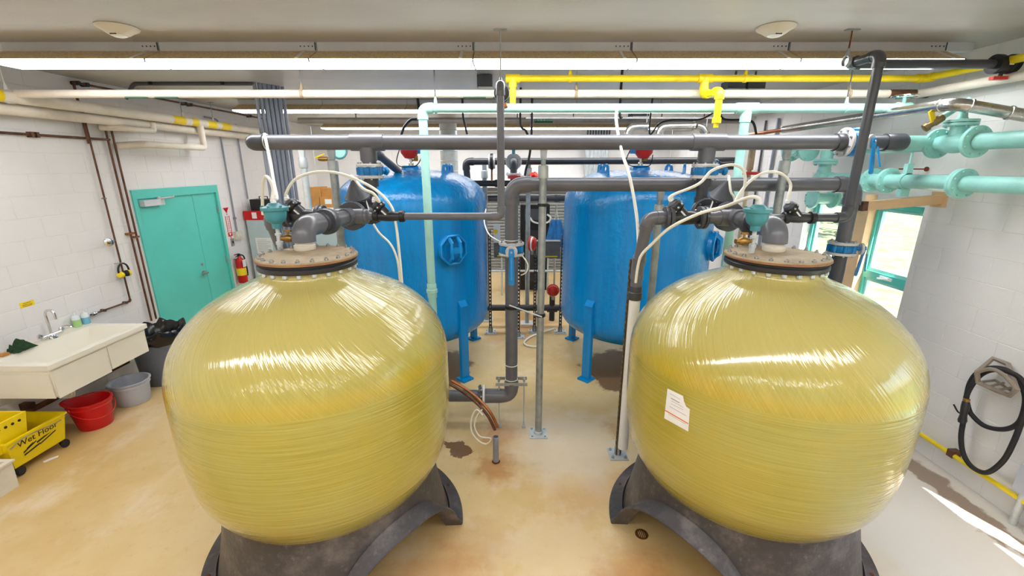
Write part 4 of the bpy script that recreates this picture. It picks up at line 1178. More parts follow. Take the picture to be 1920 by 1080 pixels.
l_ = thing('drain_loop_pipe', (LWX, py_, pz_), 'smaller cream pipe stub stepping into the wall left of the square loop', 'pipe')
run(l_, [(LWX - .05, py_, pz_ + .1), (LWX - .05, py_, pz_), (LWX - .05, py2, pz_), (WL + .02, py2 - .1, pz_)], .032, 'cream', 1.1, 1.02, sock=False)
hanger(LWX, P(12, 170, X=LWX).y, CZ, lz, .052, 'white rod hanger at the near end of the door-wall pipe', 'white_plastic', 'white_plastic')
hanger(LWX, P(341, 210, X=LWX).y, CZ, lz, .052, 'steel rod hanger on the door-wall pipe before the square loop', 'galv', 'cream')
hanger(LWX, P(397, 210, X=LWX).y, CZ, lz, .052, 'steel rod hanger on the door-wall pipe past the square loop', 'galv', 'cream')
hanger(P(567, 176, Y=CY).x, CY, CZ, CZp, .034, 'thin rod hanger on the cream pipe above the conduit bundle', 'galv', 'cream_dirty')
hanger(P(1080, 176, Y=CY).x, CY, CZ, CZp, .034, 'thin rod hanger on the cream pipe right of the centre riser', 'galv', 'cream_dirty')
hanger(P(1590, 176, Y=CY).x, CY, CZ, CZp, .034, 'thin rod hanger on the cream pipe near the mint handwheel', 'rust', 'cream_dirty')
# hangers of the two overhead dark pipes
hanger(xr, P(942, 55, z=CZ).y, CZ, ztop - .02, .03, 'steel strut hanger above the centre riser', 'galv', 'galv')
hanger(xq - .08, P(1628, 55, z=CZ).y, CZ, zq2, .03, 'rusty red rod hanger above the right riser', 'rust', 'galv')

# ================================================================== CONDUIT BUNDLE
for i in range(7):
    u_ = 476 + i * 8.6; yy = 5.15 + i * .05
    p = P(u_, 152, Y=yy); rr = .024 if i in (2, 3, 4, 5) else .019
    t = thing('conduit', (p.x, yy, 0), ['leftmost', 'second', 'third', 'fourth', 'fifth', 'sixth', 'rightmost'][i] + ' grey conduit of the vertical bundle behind the left header end', 'conduit', 'vertical conduit bundle')
    MB().cyl((p.x, yy, .9), (p.x, yy, CZ), rr, 14).build('conduit_tube', 'conduit_grey' if 'conduit_grey' in M else 'pvc', t)
    MB().cyl((p.x, yy, 1.95), (p.x, yy, 2.02), rr * 1.15, 14).build('coupling', 'dark_grey', t)
py3 = 5.15
t = thing('conduit', (-3.5, py3, 3.2), 'dark conduit under the ceiling leading left from the bundle', 'conduit')
zz3 = P(370, 157, Y=py3).z
run(t, [(P(478, 156, Y=py3).x, py3, zz3), (P(250, 156, Y=py3).x, py3, zz3), (P(238, 170, Y=py3).x - .03, py3, zz3 - .15)], .020, 'dark_grey', 2.2, 1.02, sock=False)
for u_ in (284, 419):
    MB().box((P(u_, 155, Y=py3).x, py3, zz3 + .02), (.04, .05, .07)).build('strap', 'black', t, smooth=False)
# ================================================================== MINT MAINS ON THE RIGHT WALL
def gate_valve(label, c, axis, r, up, m='mint_deep', L=.16, bonnet=.22, wheel=None):
    c = Vector(c); a = Vector(axis).normalized(); u = Vector(up).normalized()
    t = thing('gate_valve', c, label, 'valve')
    MB().lathe([(r, -L), (r * 1.05, -L * .6), (r * 1.3, -L * .25), (r * 1.35, 0), (r * 1.3, L * .25), (r * 1.05, L * .6), (r, L)], c, a, 22).build('valve_body', m, t)
    flange(t, c + a * L, a, r * 1.95, .028, m, bm=m); flange(t, c - a * L, a, r * 1.95, .028, m, bm=m)
    MB().lathe([(r * 1.15, 0), (r * 1.0, bonnet * .3), (r * .95, bonnet * .55), (r * 1.2, bonnet * .6)], c, u, 20).build('bonnet', m, t)
    flange(t, c + u * (bonnet * .64), u, r * 1.75, .02, m, bm=m); flange(t, c + u * (bonnet * .76), u, r * 1.75, .02, m, bm=m, nb=0)
    MB().lathe([(r * .75, bonnet * .78), (r * .5, bonnet * .9), (r * .42, bonnet * 1.05), (r * .42, bonnet * 1.25)], c, u, 16).build('stem_housing', m, t)
    if wheel == 'ball':
        MB().lathe([(0, -r * .75), (r * .5, -r * .6), (r * .75, 0), (r * .5, r * .55), (0, r * .72)], c + u * (bonnet * 1.35), u, 16).build('stem_knob', m, t)
    return t
MMX = 3.33; M1Z = P(1880, 263, X=MMX).z; M2Z = P(1880, 347, X=MMX).z; RR = .057
def onX(u_): 
    t_ = MMX * F / (u_ - 960); return t_
def yat(u_, v_): return P(u_, v_, X=MMX).y
y_g = (yat(1757, 272) + yat(1830, 266)) / 2
mu = thing('mint_main_pipe', (MMX, 3.2, M1Z), 'upper mint steel main along the right wall', 'pipe')
MB().cyl((MMX, 1.9, M1Z), (MMX, y_g - .17, M1Z), RR, 24).build('pipe', 'mint_deep', mu)
MB().cyl((MMX, y_g + .17, M1Z), (MMX, 4.75, M1Z), RR, 24).build('pipe', 'mint_deep', mu)
gate_valve('mint gate valve with a domed stem on the upper main by the right wall', (MMX, y_g, M1Z), YY, RR, UP, L=(yat(1757, 272) - yat(1830, 266)) / 2, bonnet=.20, wheel='ball')
ml = thing('mint_main_pipe', (MMX, 3.2, M2Z), 'lower mint steel main with paired flanges along the right wall', 'pipe')
MB().cyl((MMX, 1.9, M2Z), (MMX, 4.35, M2Z), RR, 24).build('pipe', 'mint_deep', ml)
for u_ in (1806, 1800, 1664, 1634):
    flange(ml, (MMX, yat(u_, 344), M2Z), YY, RR * 1.9, .026, 'mint_deep', bm='mint_deep')
MB().lathe([(RR + .001, -.02), (RR + .010, -.02), (RR + .010, .02), (RR + .001, .02)], (MMX, yat(1697, 342), M2Z), YY, 24, cap=False).build('pipe_clamp', 'mint_deep', ml)
MB().box((MMX, yat(1697, 342), M2Z + RR + .04), (.05, .04, .09)).cyl((MMX, yat(1697, 342), M2Z + RR), (MMX, yat(1697, 342), M1Z - RR), .008, 8).build('clamp_lug', 'mint_deep', ml)
MB().box((MMX, yat(1697, 342), M2Z - RR - .035), (.07, .05, .06)).build('clamp_foot', 'mint_deep', ml)
# return bend joining the mains, with flanged riser
yk = 4.70
rb = thing('mint_return_bend', (MMX, yk, M2Z), 'mint flanged return bend between the two mains before the far window', 'pipe')
xb = P(1548, 303, Y=yk).x; zfl = P(1545, 303, Y=yk).z
run(rb, [(MMX, 4.35, M2Z), (MMX - .02, yk, M2Z), (xb, yk, M2Z), (xb, yk, zfl + .2)], RR, 'mint_deep', 1.6, 1.1, n=22, sock=False)
flange(rb, (xb, yk, zfl - .014), UP, RR * 1.9, .026, 'mint_deep', bm='mint_deep'); flange(rb, (xb, yk, zfl + .014), UP, RR * 1.9, .026, 'mint_deep', nb=0)
gate_valve('mint gate valve tucked behind the upper grey header', (P(1500, 283, Y=5.0).x, 5.0, P(1500, 283, Y=5.0).z), YY, RR, (-.8, -.3, .2), L=.15, bonnet=.22)
mz3 = P(1538, 372, Y=4.9)
fl = thing('blind_flange', (mz3.x, 4.9, mz3.z), 'mint flanged stub before the far window', 'pipe')
MB().cyl((mz3.x - .1, 4.9, mz3.z), (mz3.x + .16, 4.9, mz3.z), RR, 20).build('pipe', 'mint_deep', fl)
flange(fl, (mz3.x - .09, 4.9, mz3.z), XX, RR * 1.9, .03, 'mint_deep', bm='mint_deep'); flange(fl, (mz3.x + .14, 4.9, mz3.z), XX, RR * 1.9, .03, 'mint_deep', bm='mint_deep')
# sample valve with yellow tag, pointing out from the upper main
sv = thing('sample_valve', P(1750, 240, X=3.2), 'bronze sample valve with a yellow tag above the upper mint main', 'valve')
s0, s1 = P(1790, 205, X=3.25), P(1730, 243, X=3.10)
dv = (s1 - s0).normalized()
MB().cyl(s0 - dv * .1, s0 + (s1 - s0) * .35, .022, 14).build('stub_pipe', 'mint_deep', sv)
MB().lathe([(.024, 0), (.030, .01), (.030, .06), (.024, .07), (.024, .10), (.032, .102), (.032, .125), (.02, .13)], s0 + (s1 - s0) * .35, dv, 14).build('valve_body', 'strut_bronze', sv)
pt = P(1748, 218, X=3.12)
MB().box(pt, (.035, .012, .085), ((XX + UP * .5).normalized(), YY, (UP - XX * .5).normalized())).build('yellow_tag', 'yellow_label', sv, smooth=False)
# silver clad pipe
SX = 3.12
sa, sb_, sc_ = P(1470, 243, X=SX), P(1790, 194, X=SX), P(1925, 217, X=3.5)
sp_ = thing('foil_clad_pipe', sb_, 'shiny metal-clad pipe bending towards the right wall above the mint valve', 'pipe')
MB().cyl(sa, sb_ - (sb_ - sa).normalized() * .05, .040, 20).build('pipe', 'foil', sp_)
dd1 = (sb_ - sa).normalized(); dd2 = (sc_ - sb_).normalized()
MB().tube(arc_pts(sb_, dd1, dd2, .09), .043, 20).build('elbow', 'foil', sp_)
MB().cyl(sb_ + dd2 * .06, sc_, .040, 20).build('pipe', 'foil', sp_)
for q, dq in ((sb_ - dd1 * .09, dd1), (sb_ + dd2 * .09, dd2), (sb_ + dd2 * .32, dd2)):
    MB().lathe([(.041, -.01), (.047, -.006), (.047, .006), (.041, .01)], q, dq, 20).build('band', 'foil', sp_)
MB().cyl(sa, P(1345, 262, X=SX - .15), .022, 12).build('bare_copper_end', 'copper_bright', sp_)
# tan wall bracket
b0, b1 = P(1622, 386, X=3.02), P(1762, 374, X=WR)
by_ = b1.y; 
br = thing('steel_bracket', (WR, 3.9, 2.1), 'tan boxed steel bracket reaching from the right wall to the grey pipe', 'bracket')
bd = (b1 - b0); L_ = bd.length; bx = bd.normalized(); bz = (UP - bx * UP.dot(bx)).normalized(); byv = bz.cross(bx)
MB().box((b0 + b1) / 2, (L_, .06, .075), (bx, byv, bz)).build('bracket_arm', 'tan_wood', br, smooth=False)
MB().box(b1 - bx * .004, (.012, .14, .13), (bx, byv, bz)).build('wall_plate', 'tan_wood', br, smooth=False)
MB().box(b0 - bx * .02, (.045, .062, .078), (bx, byv, bz)).build('bare_end', 'copper', br, smooth=False)
pb = P(1635, 365, X=3.3)
MB().cyl(pb, pb - UP * .10, .045, 18).build('pipe_stub', 'tan_wood', br)
k9 = thing('eye_bolt', P(1725, 317, X=WR - .02), 'rusty eye bolt sticking out of the right wall above the lower main', 'bolt')
q = P(1735, 317, X=WR - .03)
MB().cyl((WR, q.y, q.z), (WR - .16, q.y + .12, q.z), .005, 8).build('rod', 'rust', k9)
MB().lathe([(.0, -.006), (.02, -.005), (.02, .005), (0, .006)], (WR - .02, q.y, q.z), XX, 12).build('washer', 'rust', k9)

# ================================================================== RIGHT WALL: HOSE AND HANGER, LOW GAS LINE
hz = P(1870, 705, X=WR - .12)
hh = thing('hose_hanger', (WR, hz.y, hz.z), 'taupe cast hose hanger bracket on the right wall', 'hanger')
def pw(u_, v_, off): return P(u_, v_, X=WR - off)
fr_ = MB()
out_ = [pw(1832, 698, .16), pw(1862, 672, .05), pw(1890, 683, .03), pw(1896, 703, .10), pw(1907, 730, .16), pw(1893, 742, .12), pw(1870, 733, .12), pw(1834, 717, .14), pw(1832, 698, .16)]
fr_.tube(out_, .017, 8); fr_.build('outer_frame', 'hanger_taupe', hh)
MB().tube(smooth_pts([pw(1832, 698, .16), pw(1858, 692, .17), pw(1882, 703, .17), pw(1907, 730, .16)], 6), .014, 8).build('saddle_arch', 'hanger_taupe', hh)
for (a_, b_) in (((1840, 716, .14), (1866, 713, .02)), ((1853, 725, .13), (1882, 718, .02)), ((1866, 732, .12), (1896, 727, .02)), ((1880, 739, .12), (1902, 737, .02)), ((1866, 713, .02), (1902, 737, .02)), ((1890, 683, .03), (1890, 683, -.01)), ((1866, 713, .02), (1866, 713, -.01))):
    MB().cyl(pw(*a_), pw(*b_), .009, 8).build('rib', 'hanger_taupe', hh)
def hp(u_, v_, off=.09): return P(u_, v_, X=WR - off)
ho = thing('rubber_hose', hp(1850, 885), 'black rubber hose looped over the hanger and hanging to the floor pipe', 'hose')
loop1 = [hp(1812, 745), hp(1818, 720), hp(1832, 700), hp(1858, 690, .1), hp(1885, 693, .1), hp(1908, 710), hp(1922, 740), hp(1920, 770), hp(1908, 795), hp(1880, 805), hp(1845, 798), hp(1820, 775), hp(1812, 755), hp(1806, 790), hp(1802, 820), hp(1806, 850), hp(1822, 875), hp(1850, 886), hp(1880, 865), hp(1900, 830), hp(1915, 790), hp(1926, 745), hp(1915, 712), hp(1890, 697, .12), hp(1860, 694, .12), hp(1835, 706, .11), hp(1815, 735, .11), hp(1808, 765, .11)]
MB().tube(smooth_pts(loop1, 8), .017, 12).build('hose_tube', 'black_rubber', ho)
n0, n1 = hp(1812, 752, .12), hp(1804, 790, .12)
MB().lathe([(.018, 0), (.024, .01), (.026, .05), (.022, .12), (.028, .16), (.024, .18)], n0, n1 - n0, 14).build('nozzle', 'pvc_black', ho)
MB().lathe([(.019, 0), (.021, .002), (.021, .02), (.019, .022)], n0 - (n1 - n0).normalized() * .02, n1 - n0, 12).build('brass_collar', 'brass', ho)
MB().tube(smooth_pts([hp(1804, 776, .13), hp(1796, 772, .14), hp(1788, 758, .15)], 5), .006, 8).build('trigger', 'black', ho)
lg = thing('floor_gas_pipe', (WR - .06, 3, .1), 'yellow gas pipe low along the foot of the right wall', 'pipe')
ga, gb = P(1728, 818, X=WR - .06), P(1915, 934, X=WR - .06)
zg = (ga.z + gb.z) / 2
MB().cyl((WR - .06, 1.2, zg), (WR - .06, 5.6, zg), .018, 14).build('pipe', 'gas_yellow', lg)
q = P(1785, 850, X=WR - .06)
MB().box((WR - .045, q.y, zg + .01), (.07, .05, .06)).build('pipe_strap', 'copper', lg, smooth=False)
eb = thing('electrical_box', (WR - .05, P(1915, 895, X=WR - .05).y, .4), 'grey electrical box with two conduits low on the right wall', 'electrical box')
q = P(1912, 895, X=WR - .09); y1_ = q.y + .02
MB().bb((WR - .09, y1_ - .22, q.z - .11), (WR, y1_, q.z + .1)).build('box', 'grey_plastic', eb, smooth=False)
for dy in (.05, .14):
    MB().cyl((WR - .06, y1_ - dy, .0), (WR - .06, y1_ - dy, q.z - .11), .021, 14).build('conduit', 'galv_light', eb)

# ================================================================== LEFT WALL FITTINGS
def wl(u_, v_, off=.03): return P(u_, v_, X=WL + off)
def wall_run(name, label, pts, r, m, cat='pipe', bend=1.4, off=.03):
    ps = [wl(*p, off) for p in pts]
    t = thing(name, ps[0], label, cat); run(t, ps, r, m, bend, 1.25, n=10); return t
yc = wl(200, 455).y
a0_ = wl(152, 215); a1_ = wl(248, 563)
cp = thing('copper_pipe', (WL + .03, a1_.y, a1_.z), 'thin copper water pipe dropping down the left wall to the sink', 'pipe')
ysame = (a0_.y + a1_.y) / 2
zt0 = wl(152, 215).z
b2_ = wl(170, 590)
run(cp, [(WL + .03, ysame, zt0 + .1), (WL + .03, ysame, a1_.z), (WL + .03, b2_.y, a1_.z)], .0095, 'copper', 1.6, 1.3, n=10)
MB().cyl((WL + .001, ysame, wl(182, 373).z), (WL + .05, ysame, wl(182, 373).z), .008, 8).build('wall_clip', 'galv', cp)
for u_ in (235, 190): MB().cyl((WL, wl(u_, 565).y, a1_.z), (WL + .05, wl(u_, 565).y, a1_.z), .016, 8).build('wall_clip', 'copper', cp)
MB().lathe([(.018, -.03), (.022, -.02), (.022, .02), (.018, .03)], (WL + .03, wl(176, 588).y, a1_.z), YY, 10).build('union', 'chrome', cp)
hp_ = thing('copper_pipe', (WL + .03, 3.6, 2.9), 'dark copper pipe running level high on the left wall', 'pipe')
za = wl(100, 255).z
run(hp_, [(WL + .03, 2.6, za), (WL + .03, wl(205, 260).y, za), ], .012, 'copper')
for u_ in (58, 68): MB().box((WL + .025, wl(u_, 252).y, za), (.05, .025, .05)).build('pipe_clip', 'copper', hp_, smooth=False)
for i, (off, lab) in enumerate(((.028, 'outer'), (.075, 'inner'))):
    yq = DY0 - .16 + i * .075
    t = thing('copper_riser', (WL + .03, yq, 0), ['thin brown riser pipe on the left wall, farther from the teal door frame', 'thin brown riser pipe on the left wall, closest to the teal door frame'][i], 'pipe')
    MB().cyl((WL + .03, yq, .6), (WL + .03, yq, 3.0), .011, 10).build('pipe', 'copper', t)
    MB().box((WL + .022, yq, wl(245, 438).z - i * .05), (.044, .09 if i == 0 else .05, .022)).build('pipe_clamp', 'copper_bright', t, smooth=False)
sp2 = thing('sprinkler_pipe', (WL + .06, 6, 3.2), 'thin dark pipe under the ceiling along the door wall', 'pipe')
zs = wl(350, 195, .06).z
MB().cyl((WL + .06, wl(140, 165, .06).y, zs), (WL + .06, 8.6, zs), .012, 8).build('pipe', 'copper', sp2)
for u_ in (154, 170, 347, 357, 465): MB().cyl((WL, wl(u_, 190, .06).y, zs), (WL + .08, wl(u_, 190, .06).y, zs), .022, 8).build('pipe_clip', 'black', sp2)
MB().cyl((WL + .06, wl(140, 165, .06).y, zs), (WL + .06, wl(140, 165, .06).y, zs - .6), .012, 8).build('drop', 'copper', sp2)
# conduits right of the door
for i, (u0, v0, u1, v1) in enumerate(((408, 232, 447, 440), (436, 232, 470, 372))):
    a_ = wl(u0, v0, .02); b_ = wl(u1, v1, .02); ym_ = (a_.y + b_.y) / 2
    t = thing('thin_conduit', (WL + .02, ym_, b_.z), ['thin grey conduit leading down to the switch beside the teal door', 'thin grey conduit above the shelf past the teal door'][i], 'conduit')
    MB().cyl((WL + .02, ym_, b_.z), (WL + .02, ym_, a_.z), .012, 8).build('conduit_tube', 'conduit_grey', t)
    if i == 0:
        MB().tube(smooth_pts([(WL + .02, ym_, a_.z), (WL + .02, ym_ - .04, a_.z + .06), (WL + .02, ym_ - .3, a_.z + .07)], 5), .012, 8).build('bend', 'conduit_grey', t)
        MB().cyl((WL, ym_, wl(437, 410).z), (WL + .04, ym_, wl(437, 410).z), .02, 8).build('strap', 'conduit_grey', t)
def wall_box(name, label, cat, u_, v_, w, hgt, dep, m):
    p = wl(u_, v_, dep / 2)
    t = thing(name, (WL, p.y, p.z), label, cat)
    MB().bb((WL, p.y - w / 2, p.z - hgt / 2), (WL + dep, p.y + w / 2, p.z + hgt / 2)).build('box', m, t, smooth=False)
    return t, p
t, p = wall_box('light_switch', 'cream double light switch box at the foot of the thin conduit', 'switch', 446, 441, .16, .13, .05, 'beige_box')
for s in (-1, 1): MB().bb((WL + .05, p.y + s * .035 - .01, p.z - .025), (WL + .058, p.y + s * .035 + .01, p.z + .025)).build('toggle', 'white_plastic', t, smooth=False)
t, p = wall_box('switch_plate', 'steel plate with a single switch below the extinguisher sign', 'switch', 436, 454, .075, .12, .012, 'steel')
MB().bb((WL + .012, p.y - .01, p.z - .02), (WL + .02, p.y + .01, p.z + .02)).build('toggle', 'black', t, smooth=False)
# vertical fire-extinguisher sign
p0, p1 = wl(424, 393, .002), wl(432, 443, .002)
ys_ = (p0.y + p1.y) / 2
sg = thing('extinguisher_sign', (WL + .002, ys_, p1.z), 'tall narrow red and white extinguisher sign with a down arrow', 'sign')
zt_, zb_ = p0.z, p1.z
MB().bb((WL, ys_ - .055, zb_), (WL + .003, ys_ + .055, zt_ - .07)).build('sign_plate', 'paper', sg, smooth=False)
for s in (-1, 1): MB().bb((WL + .003, ys_ + s * .045 - .008, zb_ + .05), (WL + .004, ys_ + s * .045 + .008, zt_ - .1)).build('red_border', 'red_plastic', sg, smooth=False)
MB().bb((WL + .003, ys_ - .055, zb_), (WL + .004, ys_ + .055, zb_ + .06)).build('red_foot', 'red_plastic', sg, smooth=False)
MB().prism([(-.03, .05), (.03, .05), (0, .01)], (WL + .0045, ys_, zb_), YY, UP, (.001, 0, 0)).build('arrow', 'paper', sg, smooth=False)
MB().prism([(-.07, .05), (.07, .05), (0, -.03)], (WL + .001, ys_, zt_ - .02), YY, UP, (.003, 0, 0)).build('red_triangle', 'red_plastic', sg, smooth=False)

def text_part(parent, body, size, o, ex, ey, m, name='lettering', ext=.0008):
    cu = bpy.data.curves.new('txt', 'FONT'); cu.body = body; cu.size = size; cu.align_x = 'CENTER'; cu.align_y = 'CENTER'; cu.extrude = ext; cu.resolution_u = 2
    tmp = bpy.data.objects.new('txt', cu); col.objects.link(tmp)
    bpy.context.view_layer.update()
    me = bpy.data.meshes.new_from_object(tmp.evaluated_get(bpy.context.evaluated_depsgraph_get()))
    bpy.data.objects.remove(tmp); bpy.data.curves.remove(cu)
    ex, ey = Vector(ex).normalized(), Vector(ey).normalized(); ez = ex.cross(ey); off = ORG[parent.name]; o = Vector(o)
    for v in me.vertices:
        v.co = o + ex * v.co.x + ey * v.co.y + ez * v.co.z - off
    me.materials.clear(); me.materials.append(M[m])
    ob = bpy.data.objects.new(name, me); col.objects.link(ob); ob.parent = parent; ORG[ob.name] = off.copy()
    return ob
text_part(sg, 'FIRE EXTINGUISHER', .055, (WL + .0035, ys_, (zb_ + zt_) / 2 - .02), (0, 0, -1), (0, 1, 0), 'red_plastic')

# fire extinguisher
p = wl(452, 502, .09); ez = .75
fe = thing('fire_extinguisher', (WL + .09, p.y, p.z - .25), 'red fire extinguisher with a paper tag hung past the teal door', 'fire extinguisher')
MB().lathe([(.0, -.25), (.06, -.25), (.07, -.235), (.07, .10), (.06, .14), (.03, .165), (.022, .2), (0, .2)], (WL + .09, p.y, p.z), UP, 20).build('cylinder', 'red_plastic', fe)
MB().lathe([(.0705, -.12), (.0712, -.12), (.0712, .0), (.0705, .0)], (WL + .09, p.y, p.z), UP, 20, cap=False).build('body_label', 'yellow_label', fe)
MB().box((WL + .09, p.y, p.z + .215), (.03, .05, .03)).box((WL + .09, p.y - .05, p.z + .235), (.02, .12, .012)).box((WL + .09, p.y - .04, p.z + .20), (.02, .10, .010)).build('valve_head', 'black', fe, smooth=False)
MB().tube(smooth_pts([(WL + .09, p.y + .02, p.z + .21), (WL + .11, p.y + .09, p.z + .17), (WL + .13, p.y + .09, p.z - .05), (WL + .13, p.y + .075, p.z - .15)], 6), .011, 8).build('hose', 'black', fe)
MB().box((WL + .165, p.y - .01, p.z + .08), (.002, .09, .12), None).build('paper_tag', 'paper', fe, smooth=False)
MB().bb((WL, p.y - .02, p.z - .2), (WL + .03, p.y + .02, p.z + .15)).build('wall_bracket', 'galv', fe, smooth=False)

# pressure gauge
p = wl(203, 454, .06)
pg = thing('pressure_gauge', (WL + .05, p.y, p.z), 'round steel pressure gauge teed off the thin copper pipe', 'gauge')
gdir = Vector((.8, -.6, 0)).normalized()
MB().lathe([(.0, 0), (.040, 0), (.044, .006), (.044, .032), (.038, .036)], p, gdir, 24).build('gauge_case', 'chrome', pg)
MB().lathe([(0, .033), (.038, .033)], p, gdir, 24, cap=False).build('dial', 'paper', pg)
x_, y_, _ = basis(gdir)
MB().cyl(p + gdir * .035 - x_ * .01, p + gdir * .035 + (x_ + y_).normalized() * .026, .002, 5).build('needle', 'ink', pg)
MB().cyl(p, (WL + .03, ysame, p.z), .008, 8).build('stem', 'brass', pg)

# ear defenders
p = wl(233, 512, .07)
em = thing('ear_defenders', p, 'yellow and black ear defenders hung on the copper pipe', 'ear defenders')
hb = [p + Vector((0, .068 * math.sin(q), .03 + .085 * math.cos(q))) for q in [math.radians(a) for a in range(-100, 101, 20)]]
MB().tube(hb, .010, 8).build('headband', 'black', em)
for s in (-1, 1):
    cc_ = p + Vector((0, s * .045, -.01)); ax_ = Vector((.35, s * .94, 0)).normalized()
    MB().lathe([(0, .03), (.026, .028), (.036, .016), (.037, .0)], cc_, ax_, 18).build('ear_cup', 'yellow_plastic', em)
    MB().lathe([(.036, 0), (.038, -.008), (.034, -.024), (.018, -.026), (0, -.02)], cc_, ax_, 18).build('ear_cushion', 'black', em)
    MB().cyl(hb[0 if s < 0 else -1], cc_, .003, 6).build('wire_arm', 'steel', em)
MB().cyl((WL, p.y - .02, p.z + .115), (WL + .09, p.y - .02, p.z + .125), .005, 6).build('hook', 'steel', em)

# yellow sticker
p = wl(51, 570, .002)
ys = thing('yellow_notice', (WL + .002, p.y, p.z), 'small yellow notice with black print above the sink tap', 'sign')
MB().bb((WL, p.y - .062, p.z - .026), (WL + .002, p.y + .062, p.z + .026)).build('notice_plate', 'yellow_label', ys, smooth=False)
for i, (h_, w_) in enumerate(((.012, .035), (-.004, .045), (-.016, .04))): MB().bb((WL + .002, p.y - w_, p.z + h_ - .002), (WL + .0025, p.y + w_, p.z + h_ + .002)).build('print_line', 'ink', ys, smooth=False)

# ================================================================== SINK
SZ = P(173, 601, X=WL + .004).z
SZ = .865
sf0, sf1 = P(97, 686, z=SZ), P(267, 606, z=SZ)
SFX = (sf0.x + sf1.x) / 2; SY0, SY1 = sf0.y, sf1.y; SBX = WL + .002
sk_ = thing('laundry_sink', (SBX + .3, (SY0 + SY1) / 2, 0), 'wide cream laundry sink fixed to the left wall', 'sink')
bs = MB()
bw, bd_ = .07, .30
ix0, ix1, iy0, iy1 = SBX + .14, SFX - bw, SY0 + bw, SY1 - bw
rz = SZ
def ringv(m, x0, x1, y0, y1, z): 
    i = len(m.v); m.v += [Vector((x0, y0, z)), Vector((x1, y0, z)), Vector((x1, y1, z)), Vector((x0, y1, z))]; return [i, i + 1, i + 2, i + 3]
rings = [ringv(bs, SBX, SFX - .03, SY0 + .03, SY1 - .03, rz - .31), ringv(bs, SBX, SFX - .02, SY0 + .02, SY1 - .02, rz - .055), ringv(bs, SBX, SFX, SY0, SY1, rz - .05), ringv(bs, SBX, SFX, SY0, SY1, rz - .005), ringv(bs, SBX, SFX - .006, SY0 + .006, SY1 - .006, rz), ringv(bs, ix0, ix1, iy0, iy1, rz - .004), ringv(bs, ix0 + .06, ix1 - .06, iy0 + .16, iy1 - .16, rz - bd_ * .8)]
bs.f.append(tuple(rings[0][::-1]))
for A, B in zip(rings, rings[1:]): bs.bridge(A, B)
bs.f.append(tuple(rings[-1]))
bs.build('basin', 'sink', sk_, smooth=False)
MB().bb((SFX - .024, SY0 + .035, rz - .325), (SFX - .016, (SY0 + SY1) / 2 + .03, rz - .07)).bb((SFX - .024, (SY0 + SY1) / 2 + .045, rz - .305), (SFX - .016, SY1 - .03, rz - .07)).build('front_apron', 'sink', sk_, smooth=False)
MB().bb((SBX + .04, SY0 + .014, rz - .315), (SFX - .03, SY0 + .022, rz - .09)).build('side_apron', 'sink', sk_, smooth=False)
# drain pipe and brown bracket beneath
tp = P(138, 742, X=-4.2)
MB().tube(smooth_pts([(-4.2, tp.y, rz - .30), (-4.2, tp.y, rz - .45), (-4.22, tp.y, rz - .51), (-4.32, tp.y, rz - .51), (-4.36, tp.y, rz - .47), (WL + .02, tp.y, rz - .46)], 5), .022, 12).build('trap', 'white_plastic', sk_)
# taps
tp = P(84, 633, z=SZ); 
fc = thing('tap', (SBX + .09, tp.y, SZ), 'chrome gooseneck tap with two lever handles on the sink', 'tap')
fx, fy = SBX + .09, tp.y
MB().lathe([(.045, 0), (.042, .012), (.03, .02), (.022, .03)], (fx, fy, SZ), UP, 18).build('base', 'chrome', fc)
MB().cyl((fx, fy - .10, SZ + .03), (fx, fy + .10, SZ + .03), .018, 12).build('bridge', 'chrome', fc)
MB().tube(smooth_pts([(fx, fy, SZ + .03), (fx, fy, SZ + .18), (fx, fy, SZ + .24), (fx + .02, fy, SZ + .275), (fx + .06, fy, SZ + .28), (fx + .085, fy, SZ + .25), (fx + .088, fy, SZ + .19)], 6), .011, 12).build('spout', 'chrome', fc)
for s in (-1, 1):
    MB().lathe([(.022, 0), (.024, .02), (.016, .04)], (fx, fy + s * .10, SZ + .03), UP, 14).tube([(fx, fy + s * .10, SZ + .07), (fx + .03, fy + s * .13, SZ + .075), (fx + .05, fy + s * .16, SZ + .05)], .010, 8).build('lever_handle', 'chrome', fc)
# bottles
for (u_, v_, m, lb_, hgt) in ((146, 611, 'soap_green', 'clear soap bottle with green liquid at the back of the sink', .13), (162, 604, 'soap_blue', 'clear soap bottle with blue liquid beside the green one', .12)):
    p = P(u_, v_, z=SZ); x_b = min(max(p.x, SBX + .05), SBX + .10)
    y_b = P(u_, v_, X=x_b).y
    b = thing('soap_bottle', (x_b, y_b, SZ), lb_, 'bottle')
    MB().lathe([(0, 0), (.03, 0), (.034, .01), (.034, hgt * .55), (.033, hgt * .6)], (x_b, y_b, SZ), UP, 16).build('liquid', m, b)
    MB().lathe([(.0345, hgt * .6), (.0345, hgt * .75), (.026, hgt * .95), (.012, hgt), (.012, hgt * 1.05), (0, hgt * 1.05)], (x_b, y_b, SZ), UP, 16).build('bottle_top', 'clear_plastic', b)
    MB().cyl((x_b, y_b, SZ + hgt * 1.05), (x_b, y_b, SZ + hgt * 1.25), .006, 8).box((x_b + .012, y_b, SZ + hgt * 1.27), (.045, .016, .010)).build('pump', 'white_plastic', b)
